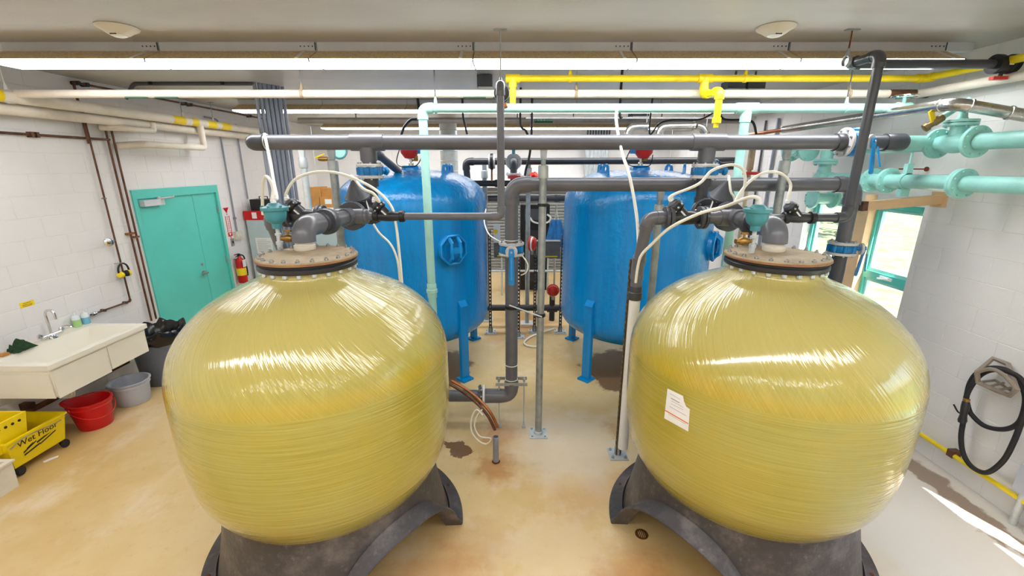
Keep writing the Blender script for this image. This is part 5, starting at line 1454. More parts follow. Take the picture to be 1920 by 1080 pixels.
# green cloth
p = P(40, 656, z=SZ)
gc = MB(); random.seed(3); nx, ny = 11, 9; px0 = max(p.x, SBX + .08)
for i in range(nx):
    for j in range(ny):
        a_, b_ = (i / (nx - 1) - .5), (j / (ny - 1) - .5)
        rr_ = max(abs(a_), abs(b_)) * 2
        hgt = .12 * (1 - rr_ ** 1.3) * (0.6 + .4 * random.random()) + .03 * random.random() * (1 - rr_ * .8)
        gc.v.append(Vector((px0 + a_ * .12 * (1 + .15 * random.random()), p.y + b_ * .15 * (1 + .2 * random.random()), SZ + .002 + hgt)))
for i in range(nx - 1):
    for j in range(ny - 1): gc.f.append((i * ny + j, (i + 1) * ny + j, (i + 1) * ny + j + 1, i * ny + j + 1))
o = gc.build('cloth', 'green_cloth', smooth=False, loc=(px0, p.y, SZ)); tag(o, 'crumpled dark green cloth on the sink left of the tap', 'cloth')
p = P(9, 667, z=SZ); px0 = max(p.x, SBX + .05)
o = MB().box((px0, p.y, SZ + .008), (.03, .06, .016)).prism([(-.03, 0), (.03, 0), (.02, .012), (-.02, .014)], (px0 - .012, p.y, SZ + .016), YY, UP, (.024, 0, 0)).build('sponge', 'cardboard', smooth=False, loc=(px0, p.y, SZ)); tag(o, 'small brown scrubbing pad at the near end of the sink', 'sponge')
# pipe below sink
bp = thing('drain_pipe', (WL + .08, 3.6, .3), 'dark brown waste pipe low on the wall under the sink', 'pipe')
q0, q1 = P(36, 778, X=WL + .09), P(175, 712, X=WL + .09); zq_ = (q0.z + q1.z) / 2
MB().cyl((WL + .09, 2.7, zq_), (WL + .09, 4.6, zq_), .027, 14).build('pipe', 'copper', bp)
for u_ in (56, 128): MB().box((WL + .05, P(u_, 750, X=WL + .09).y, zq_ + .03), (.10, .05, .07)).build('wall_clamp', 'copper', bp, smooth=False)

# ================================================================== FLOOR ITEMS ON THE LEFT
# wheelie-less round bin with bag
bc = Vector((-4.17, 4.72, 0))
bn = thing('rubbish_bin', bc, 'round grey rubbish bin lined with a black bag beside the sink', 'bin')
MB().lathe([(0, 0), (.215, 0), (.225, .02), (.265, .58), (.285, .585), (.29, .61), (.28, .625), (.262, .62), (.21, .03), (0, .03)], bc, UP, 36).build('bin_body', 'bin_grey', bn)
bag = MB(); random.seed(5); N = 48; rows_ = []
for (r_, z_, wob) in ((.268, .50, .008), (.285, .53, .010), (.298, .56, .012), (.30, .60, .012), (.296, .645, .02), (.275, .66, .022), (.235, .62, .03), (.2, .5, .03), (.17, .35, .02)):
    row = []
    for j in range(N):
        q = 2 * math.pi * j / N; w_ = wob * (math.sin(q * 7 + z_ * 20) + .7 * math.sin(q * 13 + z_ * 9) + .6 * random.uniform(-1, 1))
        row.append(len(bag.v)); bag.v.append(bc + Vector(((r_ + w_ * .5) * math.cos(q), (r_ + w_ * .5) * math.sin(q), z_ + w_)))
    rows_.append(row)
for A, B in zip(rows_, rows_[1:]): bag.bridge(A, B)
bag.f.append(tuple(rows_[-1]))
bag.build('bin_bag', 'bag', bn, ang=60)

def bucket(c, r0, r1, h_, m, label, spout, bail):
    t = thing('bucket', c, label, 'bucket')
    body = MB().lathe([(0, 0), (r0, 0), (r0 + .006, .01), (r1 - .004, h_ * .8), (r1 + .006, h_ * .81), (r1 + .006, h_ * .84), (r1, h_ * .86), (r1 + .004, h_ - .012), (r1 + .016, h_ - .008), (r1 + .016, h_), (r1 - .002, h_), (r1 - .008, h_ - .02), (r0 - .006, .012), (0, .012)], c, UP, 40)
    if spout:
        sa_ = math.radians(spout)
        for v in body.v:
            d_ = v - Vector(c); a_ = math.atan2(d_.y, d_.x); q = math.cos(a_ - sa_)
            if d_.z > h_ * .5 and q > .75: k_ = (q - .75) / .25 * (d_.z / h_ - .5) * 2; v.x += math.cos(sa_) * .05 * k_; v.y += math.sin(sa_) * .05 * k_; v.z += .012 * k_
    body.build('bucket_body', m, t)
    if bail:
        ba = math.radians(bail); ox = Vector((math.cos(ba), math.sin(ba), 0)); oy = Vector((-ox.y, ox.x, 0))
        pts_ = [Vector(c) + oy * ((r1 + .018) * math.cos(q)) + ox * ((r1 + .03) * math.sin(q)) + UP * (h_ * .84 - .10 * math.sin(q)) for q in [math.radians(a) for a in range(0, 181, 15)]]
        MB().tube(pts_, .004, 6).build('bail_handle', 'red_plastic' if m == 'red_plastic' else 'steel', t)
        for s in (1, -1): MB().lathe([(.02, 0), (.018, .012), (0, .014)], Vector(c) + oy * (s * (r1 + .004)) + UP * (h_ * .84), oy * s, 10).build('ear', m, t)
    else:
        for a_ in (150, -150):
            q = math.radians(a_); ox = Vector((math.cos(q), math.sin(q), 0))
            MB().box(Vector(c) + ox * (r1 + .03) + UP * (h_ - .035), (.04, .10, .012), (ox, Vector((-ox.y, ox.x, 0)), UP)).build('grip', m, t, smooth=False)
    return t
bucket((-4.13, 4.20, 0), .14, .168, .255, 'grey_plastic', 'light grey plastic bucket on the floor in front of the rubbish bin', 0, 0)
bucket((-4.13, 3.755, 0), .125, .155, .28, 'red_plastic', 'red plastic bucket with a wire handle under the sink edge', 200, -25)

# mop bucket with wringer
mx0_, mx1_, my0, my1 = -4.47, -4.05, 2.97, 3.45
mb_ = thing('mop_bucket', ((mx0_ + mx1_) / 2, (my0 + my1) / 2, 0), 'yellow wheeled mop bucket with wringer marked Wet Floor', 'mop bucket')
tb = MB(); zb0, zt1 = .075, .33
def taper(m, z, g, lip=0): return ringv(m, mx0_ + g, mx1_ - g + lip, my0 + g, my1 - g, z)
rs = [taper(tb, zb0, .035), taper(tb, zt1 - .02, .004), taper(tb, zt1 - .015, -.008), taper(tb, zt1, -.008), taper(tb, zt1, .014), taper(tb, zb0 + .012, .05)]
tb.f.append(tuple(rs[0][::-1]))
for A, B in zip(rs, rs[1:]): tb.bridge(A, B)
tb.f.append(tuple(rs[-1]))
tub = tb.build('tub', 'yellow_plastic', mb_, smooth=False)
for (x_, y_) in ((mx0_ + .06, my0 + .06), (mx1_ - .05, my0 + .06), (mx0_ + .06, my1 - .06), (mx1_ - .05, my1 - .05)):
    cst = MB().bb((x_ - .014, y_ - .02, .03), (x_ + .014, y_ + .02, .085)).build('caster_fork', 'black', mb_, smooth=False)
    MB().lathe([(.012, -.014), (.034, -.013), (.037, -.006), (.037, .006), (.034, .013), (.012, .014)], (x_ + .02, y_, .037), (1, .2, 0), 18).build('caster_wheel', 'black_rubber', cst)
wr = MB(); w0, w1 = my0 - .04, my0 + .22
ws = [ringv(wr, mx0_ + .03, mx1_ - .05, w0 + .02, w1 - .03, .24), ringv(wr, mx0_ - .01, mx1_ - .02, w0, w1, .50), ringv(wr, mx0_ + .01, mx1_ - .04, w0 + .015, w1 - .015, .50), ringv(wr, mx0_ + .05, mx1_ - .07, w0 + .035, w1 - .045, .26)]
for A, B in zip(ws, ws[1:]): wr.bridge(A, B)
wr.f.append(tuple(ws[0][::-1])); wr.f.append(tuple(ws[-1]))
wg = wr.build('wringer', 'yellow_plastic', mb_, smooth=False)
sm_ = MB().lathe([(.011, 0), (.011, .004)], (0, 0, 0), XX, 10).mesh('drain_hole', 'ink')
for i in range(4):
    o = bpy.data.objects.new('drain_hole', sm_); col.objects.link(o); o.parent = wg; o.location = Vector((mx1_ - .026, w0 + .05 + i * .05, .45)) - ORG[wg.name]
MB().tube(smooth_pts([(mx1_ - .0, my0 + .02, zt1 - .06), (mx1_ + .03, my0 + .12, zt1 - .01), (mx1_ + .035, my1 - .16, zt1 - .03), (mx1_ - .0, my1 - .05, zt1 - .05)], 6), .005, 6).build('bail_handle', 'steel', mb_)
nx_ = Vector((zt1 - zb0, 0, .035)).normalized(); 
fup = Vector((.031, 0, zt1 - zb0)).normalized()
def onface(y_, z_, lift=.0012):
    x_ = mx1_ - .035 + .031 * (z_ - zb0) / (zt1 - .02 - zb0); return Vector((x_, y_, z_)) + fup.cross(YY) * -lift if False else Vector((x_ + lift, y_, z_))
text_part(tub, 'Wet Floor', .075, onface((my0 + my1) / 2 + .0, .262), YY, fup, 'ink')
mk = MB()
cy_ = (my0 + my1) / 2
for (a_, b_, z_a, z_b, w_) in ((-.13, -.02, .17, .21, .010), (-.02, .14, .19, .225, .014), (-.13, .0, .145, .17, .012), (0, .14, .165, .205, .010), (-.10, -.02, .19, .225, .008)):
    mk.prism([(a_, z_a), (b_, z_b), (b_, z_b + w_), (a_, z_a + w_)], Vector((onface(0, .19).x + .001, cy_, 0)), YY, UP, (.0015, 0, 0))
mk.build('slip_mark', 'ink', tub, smooth=False)
# white crate corner
wb = thing('white_crate', (-4.2, 2.6, 0), 'dirty white open crate on the floor before the mop bucket', 'crate')
cr = MB(); ca = [ringv(cr, -4.5, -3.96, 2.3, 2.90, 0), ringv(cr, -4.5, -3.955, 2.3, 2.905, .22), ringv(cr, -4.51, -3.94, 2.29, 2.915, .225), ringv(cr, -4.51, -3.94, 2.29, 2.915, .24), ringv(cr, -4.48, -3.98, 2.32, 2.88, .24), ringv(cr, -4.48, -3.98, 2.32, 2.88, .02)]
cr.f.append(tuple(ca[0][::-1]))
for A, B in zip(ca, ca[1:]): cr.bridge(A, B)
cr.f.append(tuple(ca[-1])); cr.build('crate_body', 'beige_box', wb, smooth=False)
MB().bb((-3.955, 2.62, .185), (-3.945, 2.76, .205)).build('latch', 'rust', wb, smooth=False)
p = P(96, 861, z=0)
o = MB().prism([(-.045, -.02), (.04, -.014), (.05, .012), (0, .02), (-.05, .008)], (p.x, p.y, .001), (XX * .6 + YY * .8), (YY * .6 - XX * .8), (0, 0, .003)).build('paper_scrap', 'paper', smooth=False, loc=(p.x, p.y, 0)); tag(o, 'scrap of white paper on the floor by the mop bucket wheels', 'paper')

# ================================================================== CABINET AND BOXES PAST THE DOOR
CBY = 7.35; zc0 = P(540, 413, Y=CBY).z
cb = thing('metal_cabinet', (-3.7, CBY + .25, 0), 'pale blue-grey metal cabinet past the teal door', 'cabinet')
cxa, cxb = P(466, 440, Y=CBY).x, P(660, 440, Y=CBY).x
MB().bb((cxa, CBY, 0), (cxb, CBY + .5, zc0)).build('cabinet_body', 'cabinet', cb, smooth=False)
dr = MB().bb((cxa + .02, CBY - .02, .05), ((cxa + cxb) / 2 - .004, CBY - .001, zc0 - .03)).build('cabinet_door', 'cabinet', cb, smooth=False)
MB().bb(((cxa + cxb) / 2 + .004, CBY - .02, .05), (cxb - .02, CBY - .001, zc0 - .03)).build('cabinet_door', 'cabinet', cb, smooth=False)
MB().cyl(((cxa + cxb) / 2 - .05, CBY - .02, zc0 * .55), ((cxa + cxb) / 2 - .05, CBY - .05, zc0 * .55), .02, 12).build('door_knob', 'brass', dr)
pn = P(496, 460, Y=CBY - .022)
o = MB().bb((pn.x - .14, CBY - .024, pn.z - .15), (pn.x + .14, CBY - .022, pn.z + .13)).build('notice_sheet', 'paper', smooth=False, loc=(pn.x, CBY - .023, pn.z)); tag(o, 'typed white sheet taped to the pale metal cabinet', 'paper')
tl = MB()
for i in range(9): tl.bb((pn.x - .11, CBY - .0255, pn.z + .09 - i * .024), (pn.x + (.11 if i % 3 else .05), CBY - .024, pn.z + .096 - i * .024))
q = tl.build('typed_lines', 'ink_grey', o, smooth=False)
def carton(u0, u1, v0, v1, Y, dep, label, m='cardboard', nm='cardboard_box', cat='box', zbase=None):
    a_, b_ = P(u0, v1, Y=Y), P(u1, v0, Y=Y); z0_ = a_.z if zbase is None else zbase
    t = thing(nm, ((a_.x + b_.x) / 2, Y + dep / 2, z0_), label, cat)
    MB().bb((a_.x, Y, z0_), (b_.x, Y + dep, b_.z - .004)).build('carton', m, t, smooth=False)
    MB().bb((a_.x, Y, b_.z - .004), ((a_.x + b_.x) / 2 - .002, Y + dep, b_.z)).bb(((a_.x + b_.x) / 2 + .002, Y, b_.z - .004), (b_.x, Y + dep, b_.z)).build('flap', m, t, smooth=False)
    return t, a_, b_
shz = P(595, 386, Y=7.2).z
sh = thing('box_shelf', (P(600, 388, Y=7.2).x, 7.4, shz), 'white shelf holding the cardboard boxes behind the galvanised posts', 'shelf')
MB().bb((P(575, 388, Y=7.2).x, 7.18, shz - .05), (P(650, 388, Y=7.2).x, 7.6, shz - .03)).build('shelf_board', 'white_plastic', sh, smooth=False)
MB().bb((P(580, 388, Y=7.2).x, 7.3, zc0), (P(586, 388, Y=7.2).x, 7.5, shz - .05)).bb((P(640, 388, Y=7.2).x, 7.3, zc0), (P(646, 388, Y=7.2).x, 7.5, shz - .05)).build('shelf_riser', 'dark_grey', sh, smooth=False)
zs0 = shz - .03
carton(578, 599, 370, 386, 7.22, .3, 'lower left small cardboard box on the white shelf', zbase=zs0)
t_, a_, b_ = carton(600, 626, 370, 386, 7.22, .3, 'lower cardboard box with a white printed label on the white shelf', zbase=zs0)
MB().bb((a_.x + .09, 7.218, a_.z + .03), (a_.x + .2, 7.2195, b_.z - .03)).build('label', 'paper', t_, smooth=False)
zs1 = P(590, 370, Y=7.22).z
carton(580, 600, 351, 370, 7.22, .28, 'upper tan cardboard box on the left of the shelf stack', zbase=zs1)
carton(601, 620, 353, 370, 7.25, .28, 'upper brown cardboard box on the right of the shelf stack', zbase=zs1)
# items on the cabinet
t_, a_, b_ = carton(472, 505, 374, 402, CBY + .12, .25, 'black tool case standing on the metal cabinet', 'black', 'tool_case', 'case', zbase=zc0)
MB().tube([(a_.x + .1, CBY + .25, b_.z), (a_.x + .1, CBY + .25, b_.z + .04), (b_.x - .1, CBY + .25, b_.z + .04), (b_.x - .1, CBY + .25, b_.z)], .01, 6).build('handle', 'black', t_)
t_, a_, b_ = carton(458, 500, 396, 412, CBY + .01, .1, 'red first-aid style case lying on the metal cabinet', 'red_plastic', 'red_case', 'case', zbase=zc0)
MB().bb(((a_.x + b_.x) / 2 - .06, CBY + .008, a_.z + .02), ((a_.x + b_.x) / 2 + .02, CBY + .01, b_.z - .02)).build('white_panel', 'paper', t_, smooth=False)
t_, a_, b_ = carton(507, 512, 372, 398, CBY + .14, .2, 'small brown box beside the black tool case', 'cardboard', 'small_box', 'box', zbase=zc0)
# ================================================================== BETWEEN AND BEHIND THE BLUE TANKS
BYK = 6.6
bk = thing('back_header_pipe', (0, BYK, 2.4), 'dark pipe with an elbow crossing behind the two blue tanks', 'pipe')
run(bk, [P(1385, 301, Y=BYK), P(873, 303, Y=BYK), P(878, 348, Y=BYK)], .048, 'pvc_black', 1.6, 1.12, n=16)
b2 = thing('back_header_pipe', (0, BYK + .1, 2.1), 'second dark pipe lower behind the gap between the blue tanks', 'pipe')
MB().cyl(P(862, 344, Y=BYK + .1), P(968, 344, Y=BYK + .1), .045, 16).build('pipe', 'pvc_black', b2)
MB().lathe([(.05, -.06), (.056, -.05), (.056, .05), (.05, .06)], P(935, 344, Y=BYK + .1), XX, 16).build('coupling', 'pvc_black', b2)
b3 = thing('back_header_pipe', (0, BYK + .2, 1.9), 'third grey-brown pipe crossing the gap below the lower header', 'pipe')
MB().cyl(P(915, 372, Y=BYK + .2), P(1075, 372, Y=BYK + .2), .05, 16).build('pipe', 'pvc_dark', b3)
MB().lathe([(.052, -.05), (.058, -.04), (.058, .04), (.052, .05)], P(1045, 372, Y=BYK + .2), XX, 16).build('coupling', 'pvc_dark', b3)
b4 = thing('floor_manifold_pipe', (0, 6.45, .4), 'dark manifold pipe low across the gap between the blue tanks', 'pipe')
MB().cyl(P(890, 577, Y=6.45), P(1080, 577, Y=6.45), .05, 16).build('pipe', 'pvc_black', b4)
p = P(1035, 578, Y=6.45)
MB().cyl(p - XX * .08, p + XX * .08, .062, 16).cyl(p, p + UP * .2, .045, 14).cyl(p, p - UP * .2, .045, 14).build('cross_fitting', 'pvc_black', b4)
rl = thing('guard_rail', (0, 8.2, 1), 'thin steel rail across the far end of the gap', 'rail')
a_, b_ = P(905, 508, Y=8.2), P(1062, 508, Y=8.2)
MB().cyl(a_, b_, .022, 12).build('rail_tube', 'galv_light', rl)
for u_ in (941, 1027): 
    q = P(u_, 508, Y=8.2); MB().cyl((q.x, 8.2, 0), (q.x, 8.2, q.z + .35), .018, 10).build('rail_post', 'galv_light', rl)
# wafer valve
p = P(922, 303, Y=BYK)
wv = thing('wafer_valve', p, 'black wafer valve with a brown hanging lever behind the left blue tank', 'valve')
for dx in (-.035, .035): MB().lathe([(.05, -.012), (.10, -.012), (.10, .012), (.05, .012)], p + XX * dx, XX, 24).build('flange', 'flange_grey', wv)
MB().lathe([(.05, -.02), (.115, -.02), (.115, .02), (.05, .02)], p, XX, 24).build('disc_body', 'black', wv)
MB().cyl(p - UP * .1, p - UP * .28 - YY * .05, .013, 8).build('lever', 'copper', wv)
# front-facing flange with drop elbow
p = P(963, 303, Y=6.35)
fa = thing('flanged_elbow', p, 'grey flange with a dark drop elbow facing between the tanks', 'pipe fitting')
flange(fa, p, YY, .115, .03, 'flange_grey')
run(fa, [p + YY * .15, p - YY * .11, p - YY * .11 - UP * (p.z - .02)], .048, 'dark_grey', 1.3, 1.15, n=16)
flange(fa, p - YY * .11 - UP * .17, UP, .11, .026, 'flange_grey')
MB().cyl(p + UP * .1, p + UP * .2, .025, 12).lathe([(.05, 0), (.06, .02), (.06, .08), (.03, .1)], p + UP * .16, UP, 16).build('gear_operator', 'teal_valve', fa)
# red handles and valves
def red_lever(label, u0, u1, v_, Y):
    a_, b_ = P(u0, v_, Y=Y), P(u1, v_, Y=Y); t = thing('red_lever', a_, label, 'lever')
    MB().prism([(0, -.02), (.1, -.025), ((b_ - a_).length, -.012), ((b_ - a_).length, .012), (.1, .025), (0, .02)], a_, XX, UP, (0, .02, 0)).build('lever_bar', 'red_paint', t, smooth=False)
    MB().cyl(b_ + YY * -.02, b_ + YY * .06, .02, 10).build('pivot', 'steel', t)
red_lever('red lever handle lying across behind the centre elbow', 952, 980, 332, 6.1)
def red_act(label, u_, v_, Y, r_, d=(0, -1, 0), band=False, tail=0):
    p = P(u_, v_, Y=Y); dv_ = Vector(d).normalized(); t = thing('red_actuator', p, label, 'actuator')
    MB().lathe([(0, -.05), (r_ * .7, -.05), (r_, -.03), (r_, .02), (r_ * .92, .035), (r_ * .6, .05), (0, .055)], p, dv_, 24).build('housing', 'red_paint', t)
    MB().lathe([(r_ + .002, -.03), (r_ + .012, -.028), (r_ + .012, -.012), (r_ + .002, -.01)], p, dv_, 24, cap=False).build('rim', 'red_paint', t)
    if band: MB().lathe([(r_ + .001, -.005), (r_ + .003, -.005), (r_ + .003, .018), (r_ + .001, .018)], p, dv_, 24, cap=False).build('white_band', 'white_plastic', t)
    MB().cyl(p - UP * r_ * .9, p - UP * (r_ + .06), .02, 10).build('stem', 'steel', t)
    stuff(bolts(MB(), p + dv_ * .02, dv_, r_ * .9, 8, .008, .02).build('bolt_set', 'red_paint', t))
    return t, p
red_act('red actuator drum with a white band beside the blue lever', 998, 457, 6.1, .098, (1, -.35, 0), True)
t, p = red_act('small red round actuator low between the blue tanks', 1037, 545, 6.3, .085)
t, p = red_act('red actuator head behind the free-standing post top', 1002, 331, 6.5, .06, (.7, -.5, .4))
for cx_, nm in ((BLX, 'left'), (BRX, 'right')):
    pz = Vector((cx_, BY, BZ)); 
    t = thing('tank_sensor', pz, 'red domed sensor with brass fittings on top of the %s blue tank' % nm, 'sensor')
    MB().lathe([(.03, 0), (.03, .03), (.018, .035), (.018, .10)], pz, UP, 14).build('nipple', 'chrome', t)
    MB().lathe([(.02, 0), (.026, .01), (.026, .06), (.015, .07)], pz + XX * .06 + UP * .05, UP, 12).build('brass_valve', 'brass', t)
    MB().cyl(pz + UP * .06, pz + XX * .06 + UP * .06, .01, 8).build('tee_arm', 'brass', t)
    hd_ = pz + UP * .17 + XX * (-.01 if nm == 'left' else .03)
    MB().lathe([(0, -.10), (.06, -.085), (.10, -.03), (.11, .03), (.10, .07), (0, .08)], hd_, UP, 24).build('dome', 'red_paint', t)
    MB().box(hd_ + XX * (.12 if nm == 'left' else -.13), (.06, .06, .07)).build('gland', 'valve_blue', t, smooth=False)
    MB().tube(smooth_pts([pz + XX * -.12 + UP * .2, pz + XX * -.17 + UP * .05, pz + XX * -.1 - UP * .01 - YY * .1, pz + XX * .08 + UP * .0 - YY * .1, pz + XX * .14 + UP * .12], 6), .006, 6).build('cable', 'black', t)
# perforated strut legs (real holes)
def ladder_strut(u_, vb, vt, label, base=True):
    f0 = P(u_, vb, z=0); y_ = f0.y; zt_ = P(u_, vt, Y=y_).z
    t = thing('perforated_strut', (f0.x, y_, 0), label, 'strut')
    m = MB(); w_ = .042
    m.bb((f0.x - w_ / 2, y_ - .02, .01), (f0.x - w_ / 2 + .013, y_ + .02, zt_)); m.bb((f0.x + w_ / 2 - .013, y_ - .02, .01), (f0.x + w_ / 2, y_ + .02, zt_))
    n_ = int(zt_ / .055)
    for i in range(n_): m.bb((f0.x - w_ / 2, y_ - .02, .01 + i * .055), (f0.x + w_ / 2, y_ + .02, .03 + i * .055))
    m.build('strut_channel', 'dark_grey', t, smooth=False)
    pl_ = MB().box((f0.x, y_, .006), (.18, .16, .012)).build('base_plate', 'galv_light', t, smooth=False)
    MB().lathe([(.035, .01), (.035, .09)], (f0.x, y_, 0), UP, 4).build('socket', 'galv', t)
    for i in (-1, 1):
        for j in (-1, 1): MB().cyl((f0.x + i * .065, y_ + j * .055, .012), (f0.x + i * .065, y_ + j * .055, .024), .009, 6).build('anchor_bolt', 'steel', pl_)
    return f0, y_
ladder_strut(920, 624, 430, 'perforated strut leg close to the left blue tank')
ladder_strut(1002, 622, 478, 'perforated strut leg left of the small red actuator')
ladder_strut(1050, 623, 440, 'perforated strut leg close to the right blue tank')
ladder_strut(972, 632, 480, 'perforated strut leg half hidden by the centre pipe')
# galvanised posts behind
for (u_, vt, vb, lab) in ((910, 305, 600, 'galvanised post behind the left blue tank shoulder'), (990, 300, 606, 'galvanised post standing behind the centre elbow')):
    f0 = P(u_ + (3 if u_ < 950 else -2), vb, z=0); y_ = f0.y
    t = thing('support_post', (f0.x, y_, 0), lab, 'post')
    MB().cyl((f0.x, y_, 0.01), (f0.x, y_, P(u_, vt, Y=y_).z), .035, 16).build('post_tube', 'galv', t)
    MB().box((f0.x, y_, .006), (.2, .2, .012)).build('base_plate', 'galv_light', t, smooth=False)
    MB().lathe([(.042, -.06), (.05, -.05), (.05, .05), (.042, .06)], (f0.x, y_, P(u_, vt + 22, Y=y_).z), UP, 16).build('coupling', 'galv_light', t)
# grey panels on the struts
for (u0, u1, v0, v1, lab) in ((926, 951, 454, 483, 'dark grey panel box left of the centre pipe'), (1006, 1051, 453, 484, 'dark grey panel box right of the free-standing post')):
    a_, b_ = P(u0, v1, Y=6.3), P(u1, v0, Y=6.3)
    t = thing('panel_box', ((a_.x + b_.x) / 2, 6.35, a_.z), lab, 'panel')
    MB().bb((a_.x, 6.3, a_.z), (b_.x, 6.42, b_.z)).build('box', 'panel_grey', t, smooth=False)
    MB().bb((a_.x + .05, 6.29, a_.z + .02), (b_.x - .04, 6.3, a_.z + .035)).build('warning_strip', 'yellow_label', t, smooth=False)
    MB().bb((a_.x, 6.28, b_.z - .006), (b_.x, 6.43, b_.z + .006)).build('hood', 'panel_grey', t, smooth=False)
# tag board
a_ = P(926, 455, Y=6.25); b_ = P(938, 420, Y=6.25)
t = thing('tag_board', ((a_.x + b_.x) / 2, 6.25, a_.z), 'white tag board with a yellow dot between the left tank and centre pipe', 'sign')
MB().bb((a_.x, 6.24, a_.z), (b_.x, 6.25, b_.z)).build('board', 'white_plastic', t, smooth=False)
q = P(929, 434, Y=6.24); MB().lathe([(.035, 0), (.035, .003)], q, (0, -1, 0), 16).build('yellow_dot', 'yellow_label', t)
# dark equipment, far end
t = thing('pump_cabinet', P(1005, 450, Y=8.6), 'black equipment cabinet at the far end between the blue tanks', 'cabinet')
a_, b_ = P(976, 452, Y=8.6), P(1031, 384, Y=8.6)
MB().bb((a_.x, 8.6, 0), (b_.x, 9.1, b_.z)).build('cabinet_body', 'black', t, smooth=False)
MB().bb((a_.x + .08, 8.58, b_.z - .3), (b_.x - .1, 8.6, b_.z - .08)).build('display', 'dark_grey', t, smooth=False)
MB().bb((a_.x + .08, 8.58, .2), (b_.x - .1, 8.6, b_.z - .5)).build('service_door', 'pvc_black', t, smooth=False)
p = P(1042, 440, Y=8.0)
t = thing('blue_apron', p, 'blue cloth apron hanging by the right blue tank', 'apron')
ap = MB(); cols = 9; rws = 7
for i in range(rws):
    for j in range(cols):
        w_ = .10 + .11 * i / (rws - 1); x__ = (j / (cols - 1) - .5) * 2 * w_
        ap.v.append(P(1043, 412, Y=8.0) + Vector((x__, .025 * math.sin(j * 1.9 + i * .3), -i * .085)))
for i in range(rws - 1):
    for j in range(cols - 1): ap.f.append((i * cols + j, i * cols + j + 1, (i + 1) * cols + j + 1, (i + 1) * cols + j))
ao = ap.build('cloth', 'apron_blue', t)
so = ao.modifiers.new('thick', 'SOLIDIFY'); so.thickness = .008
MB().tube([P(1040, 412, Y=8.0), P(1044, 390, Y=8.0), P(1047, 412, Y=8.0)], .006, 6).build('strap', 'tubing', t)
q = P(1044, 390, Y=8.0); MB().cyl(q, (q.x, 8.12, q.z), .008, 6).cyl((q.x, 8.12, 0), (q.x, 8.12, q.z + .05), .02, 10).build('stand', 'steel', t)
# hoses by the centre pipe
hose('white hose curled on the floor between the blue tanks', [P(1040, 616, z=.02), P(1020, 622, z=.02), P(998, 630, z=.02), P(984, 640, z=.02), P(986, 647, z=.02), P(1000, 650, z=.02), P(1012, 649, z=.02)], r=.014, cat='hose', name='floor_hose')
hose('thin white tube hanging off the centre butterfly valve', [P(978, 478, Y=3.66), P(987, 490, Y=3.62), P(990, 500, Y=3.62), P(986, 511, Y=3.62), P(977, 516, Y=3.64)], r=.006)
hose('thin white tube falling from the left blue tank to the centre valve', [P(911, 392, Y=4.3), P(908, 415, Y=4.2), P(916, 438, Y=4.0), P(930, 449, Y=3.85), P(940, 454, Y=3.75)], r=.006)
hose('white tube loop around the black cabinet front', [P(994, 408, Y=8.56), P(1000, 416, Y=8.56), P(1015, 419, Y=8.56), P(1028, 416, Y=8.56), P(1032, 408, Y=8.56), P(1026, 402, Y=8.56)], r=.018)
hose('black cable dropping behind the free-standing post', [Vector((P(997, 235, Y=6.0).x, 6.0, CZ)), P(997, 235, Y=6.0), P(995, 275, Y=6.0), P(991, 300, Y=6.0), P(986, 318, Y=6.0), P(984, 330, Y=6.0)], r=.016, m='black', cat='cable', name='cable')
# drain hose bundle by the left tank
bp0 = [P(843, 720, Y=3.35), P(868, 735, Y=3.25), P(895, 757, Y=3.16), P(915, 780, Y=3.12), P(928, 806, Y=3.12)]
for i, (off, m_, lab) in enumerate(((0, 'copper', 'brown tube of the pair leading into the floor stub'), (.022, 'copper_bright', 'pinkish tube of the pair leading into the floor stub'))):
    hose(lab, [q + Vector((off, .01 * i, off)) for q in bp0], r=.013, m=m_)
hose('thin white coil of tube hanging beside the floor stub', [P(905, 778, Y=3.1), P(893, 768, Y=3.1), P(884, 785, Y=3.1), P(884, 808, Y=3.1), P(897, 826, Y=3.1), P(912, 832, Y=3.1), P(920, 822, Y=3.1), P(900, 818, Y=3.12), P(890, 800, Y=3.12), P(894, 780, Y=3.12), P(904, 768, Y=3.12)], r=.006)
f0 = P(930, 866, z=0)
t = thing('floor_stub', (f0.x, f0.y, 0), 'short grey conduit stub standing out of the floor', 'conduit')
MB().lathe([(.026, 0), (.026, .25), (.022, .252), (.022, .15)], f0, UP, 18).build('stub_tube', 'conduit_grey', t)
MB().lathe([(.029, .0), (.036, .004), (.029, .012)], f0, UP, 18).build('collar', 'rust', t)
# floor drain grate by the right skirt
f0 = P(1203, 1002, z=0)
t = thing('floor_drain', (f0.x, f0.y, 0), 'small round rusty floor drain at the right tank skirt', 'drain')
MB().lathe([(.032, 0), (.045, .0), (.045, .004), (.032, .004)], f0, UP, 24, cap=False).build('drain_ring', 'brass', t)
gr = MB()
for i in range(-2, 3): gr.box(f0 + XX * (i * .013) + UP * .003, (.005, .058 - abs(i) * .008, .004))
gr.build('grate_bars', 'rust', t, smooth=False)

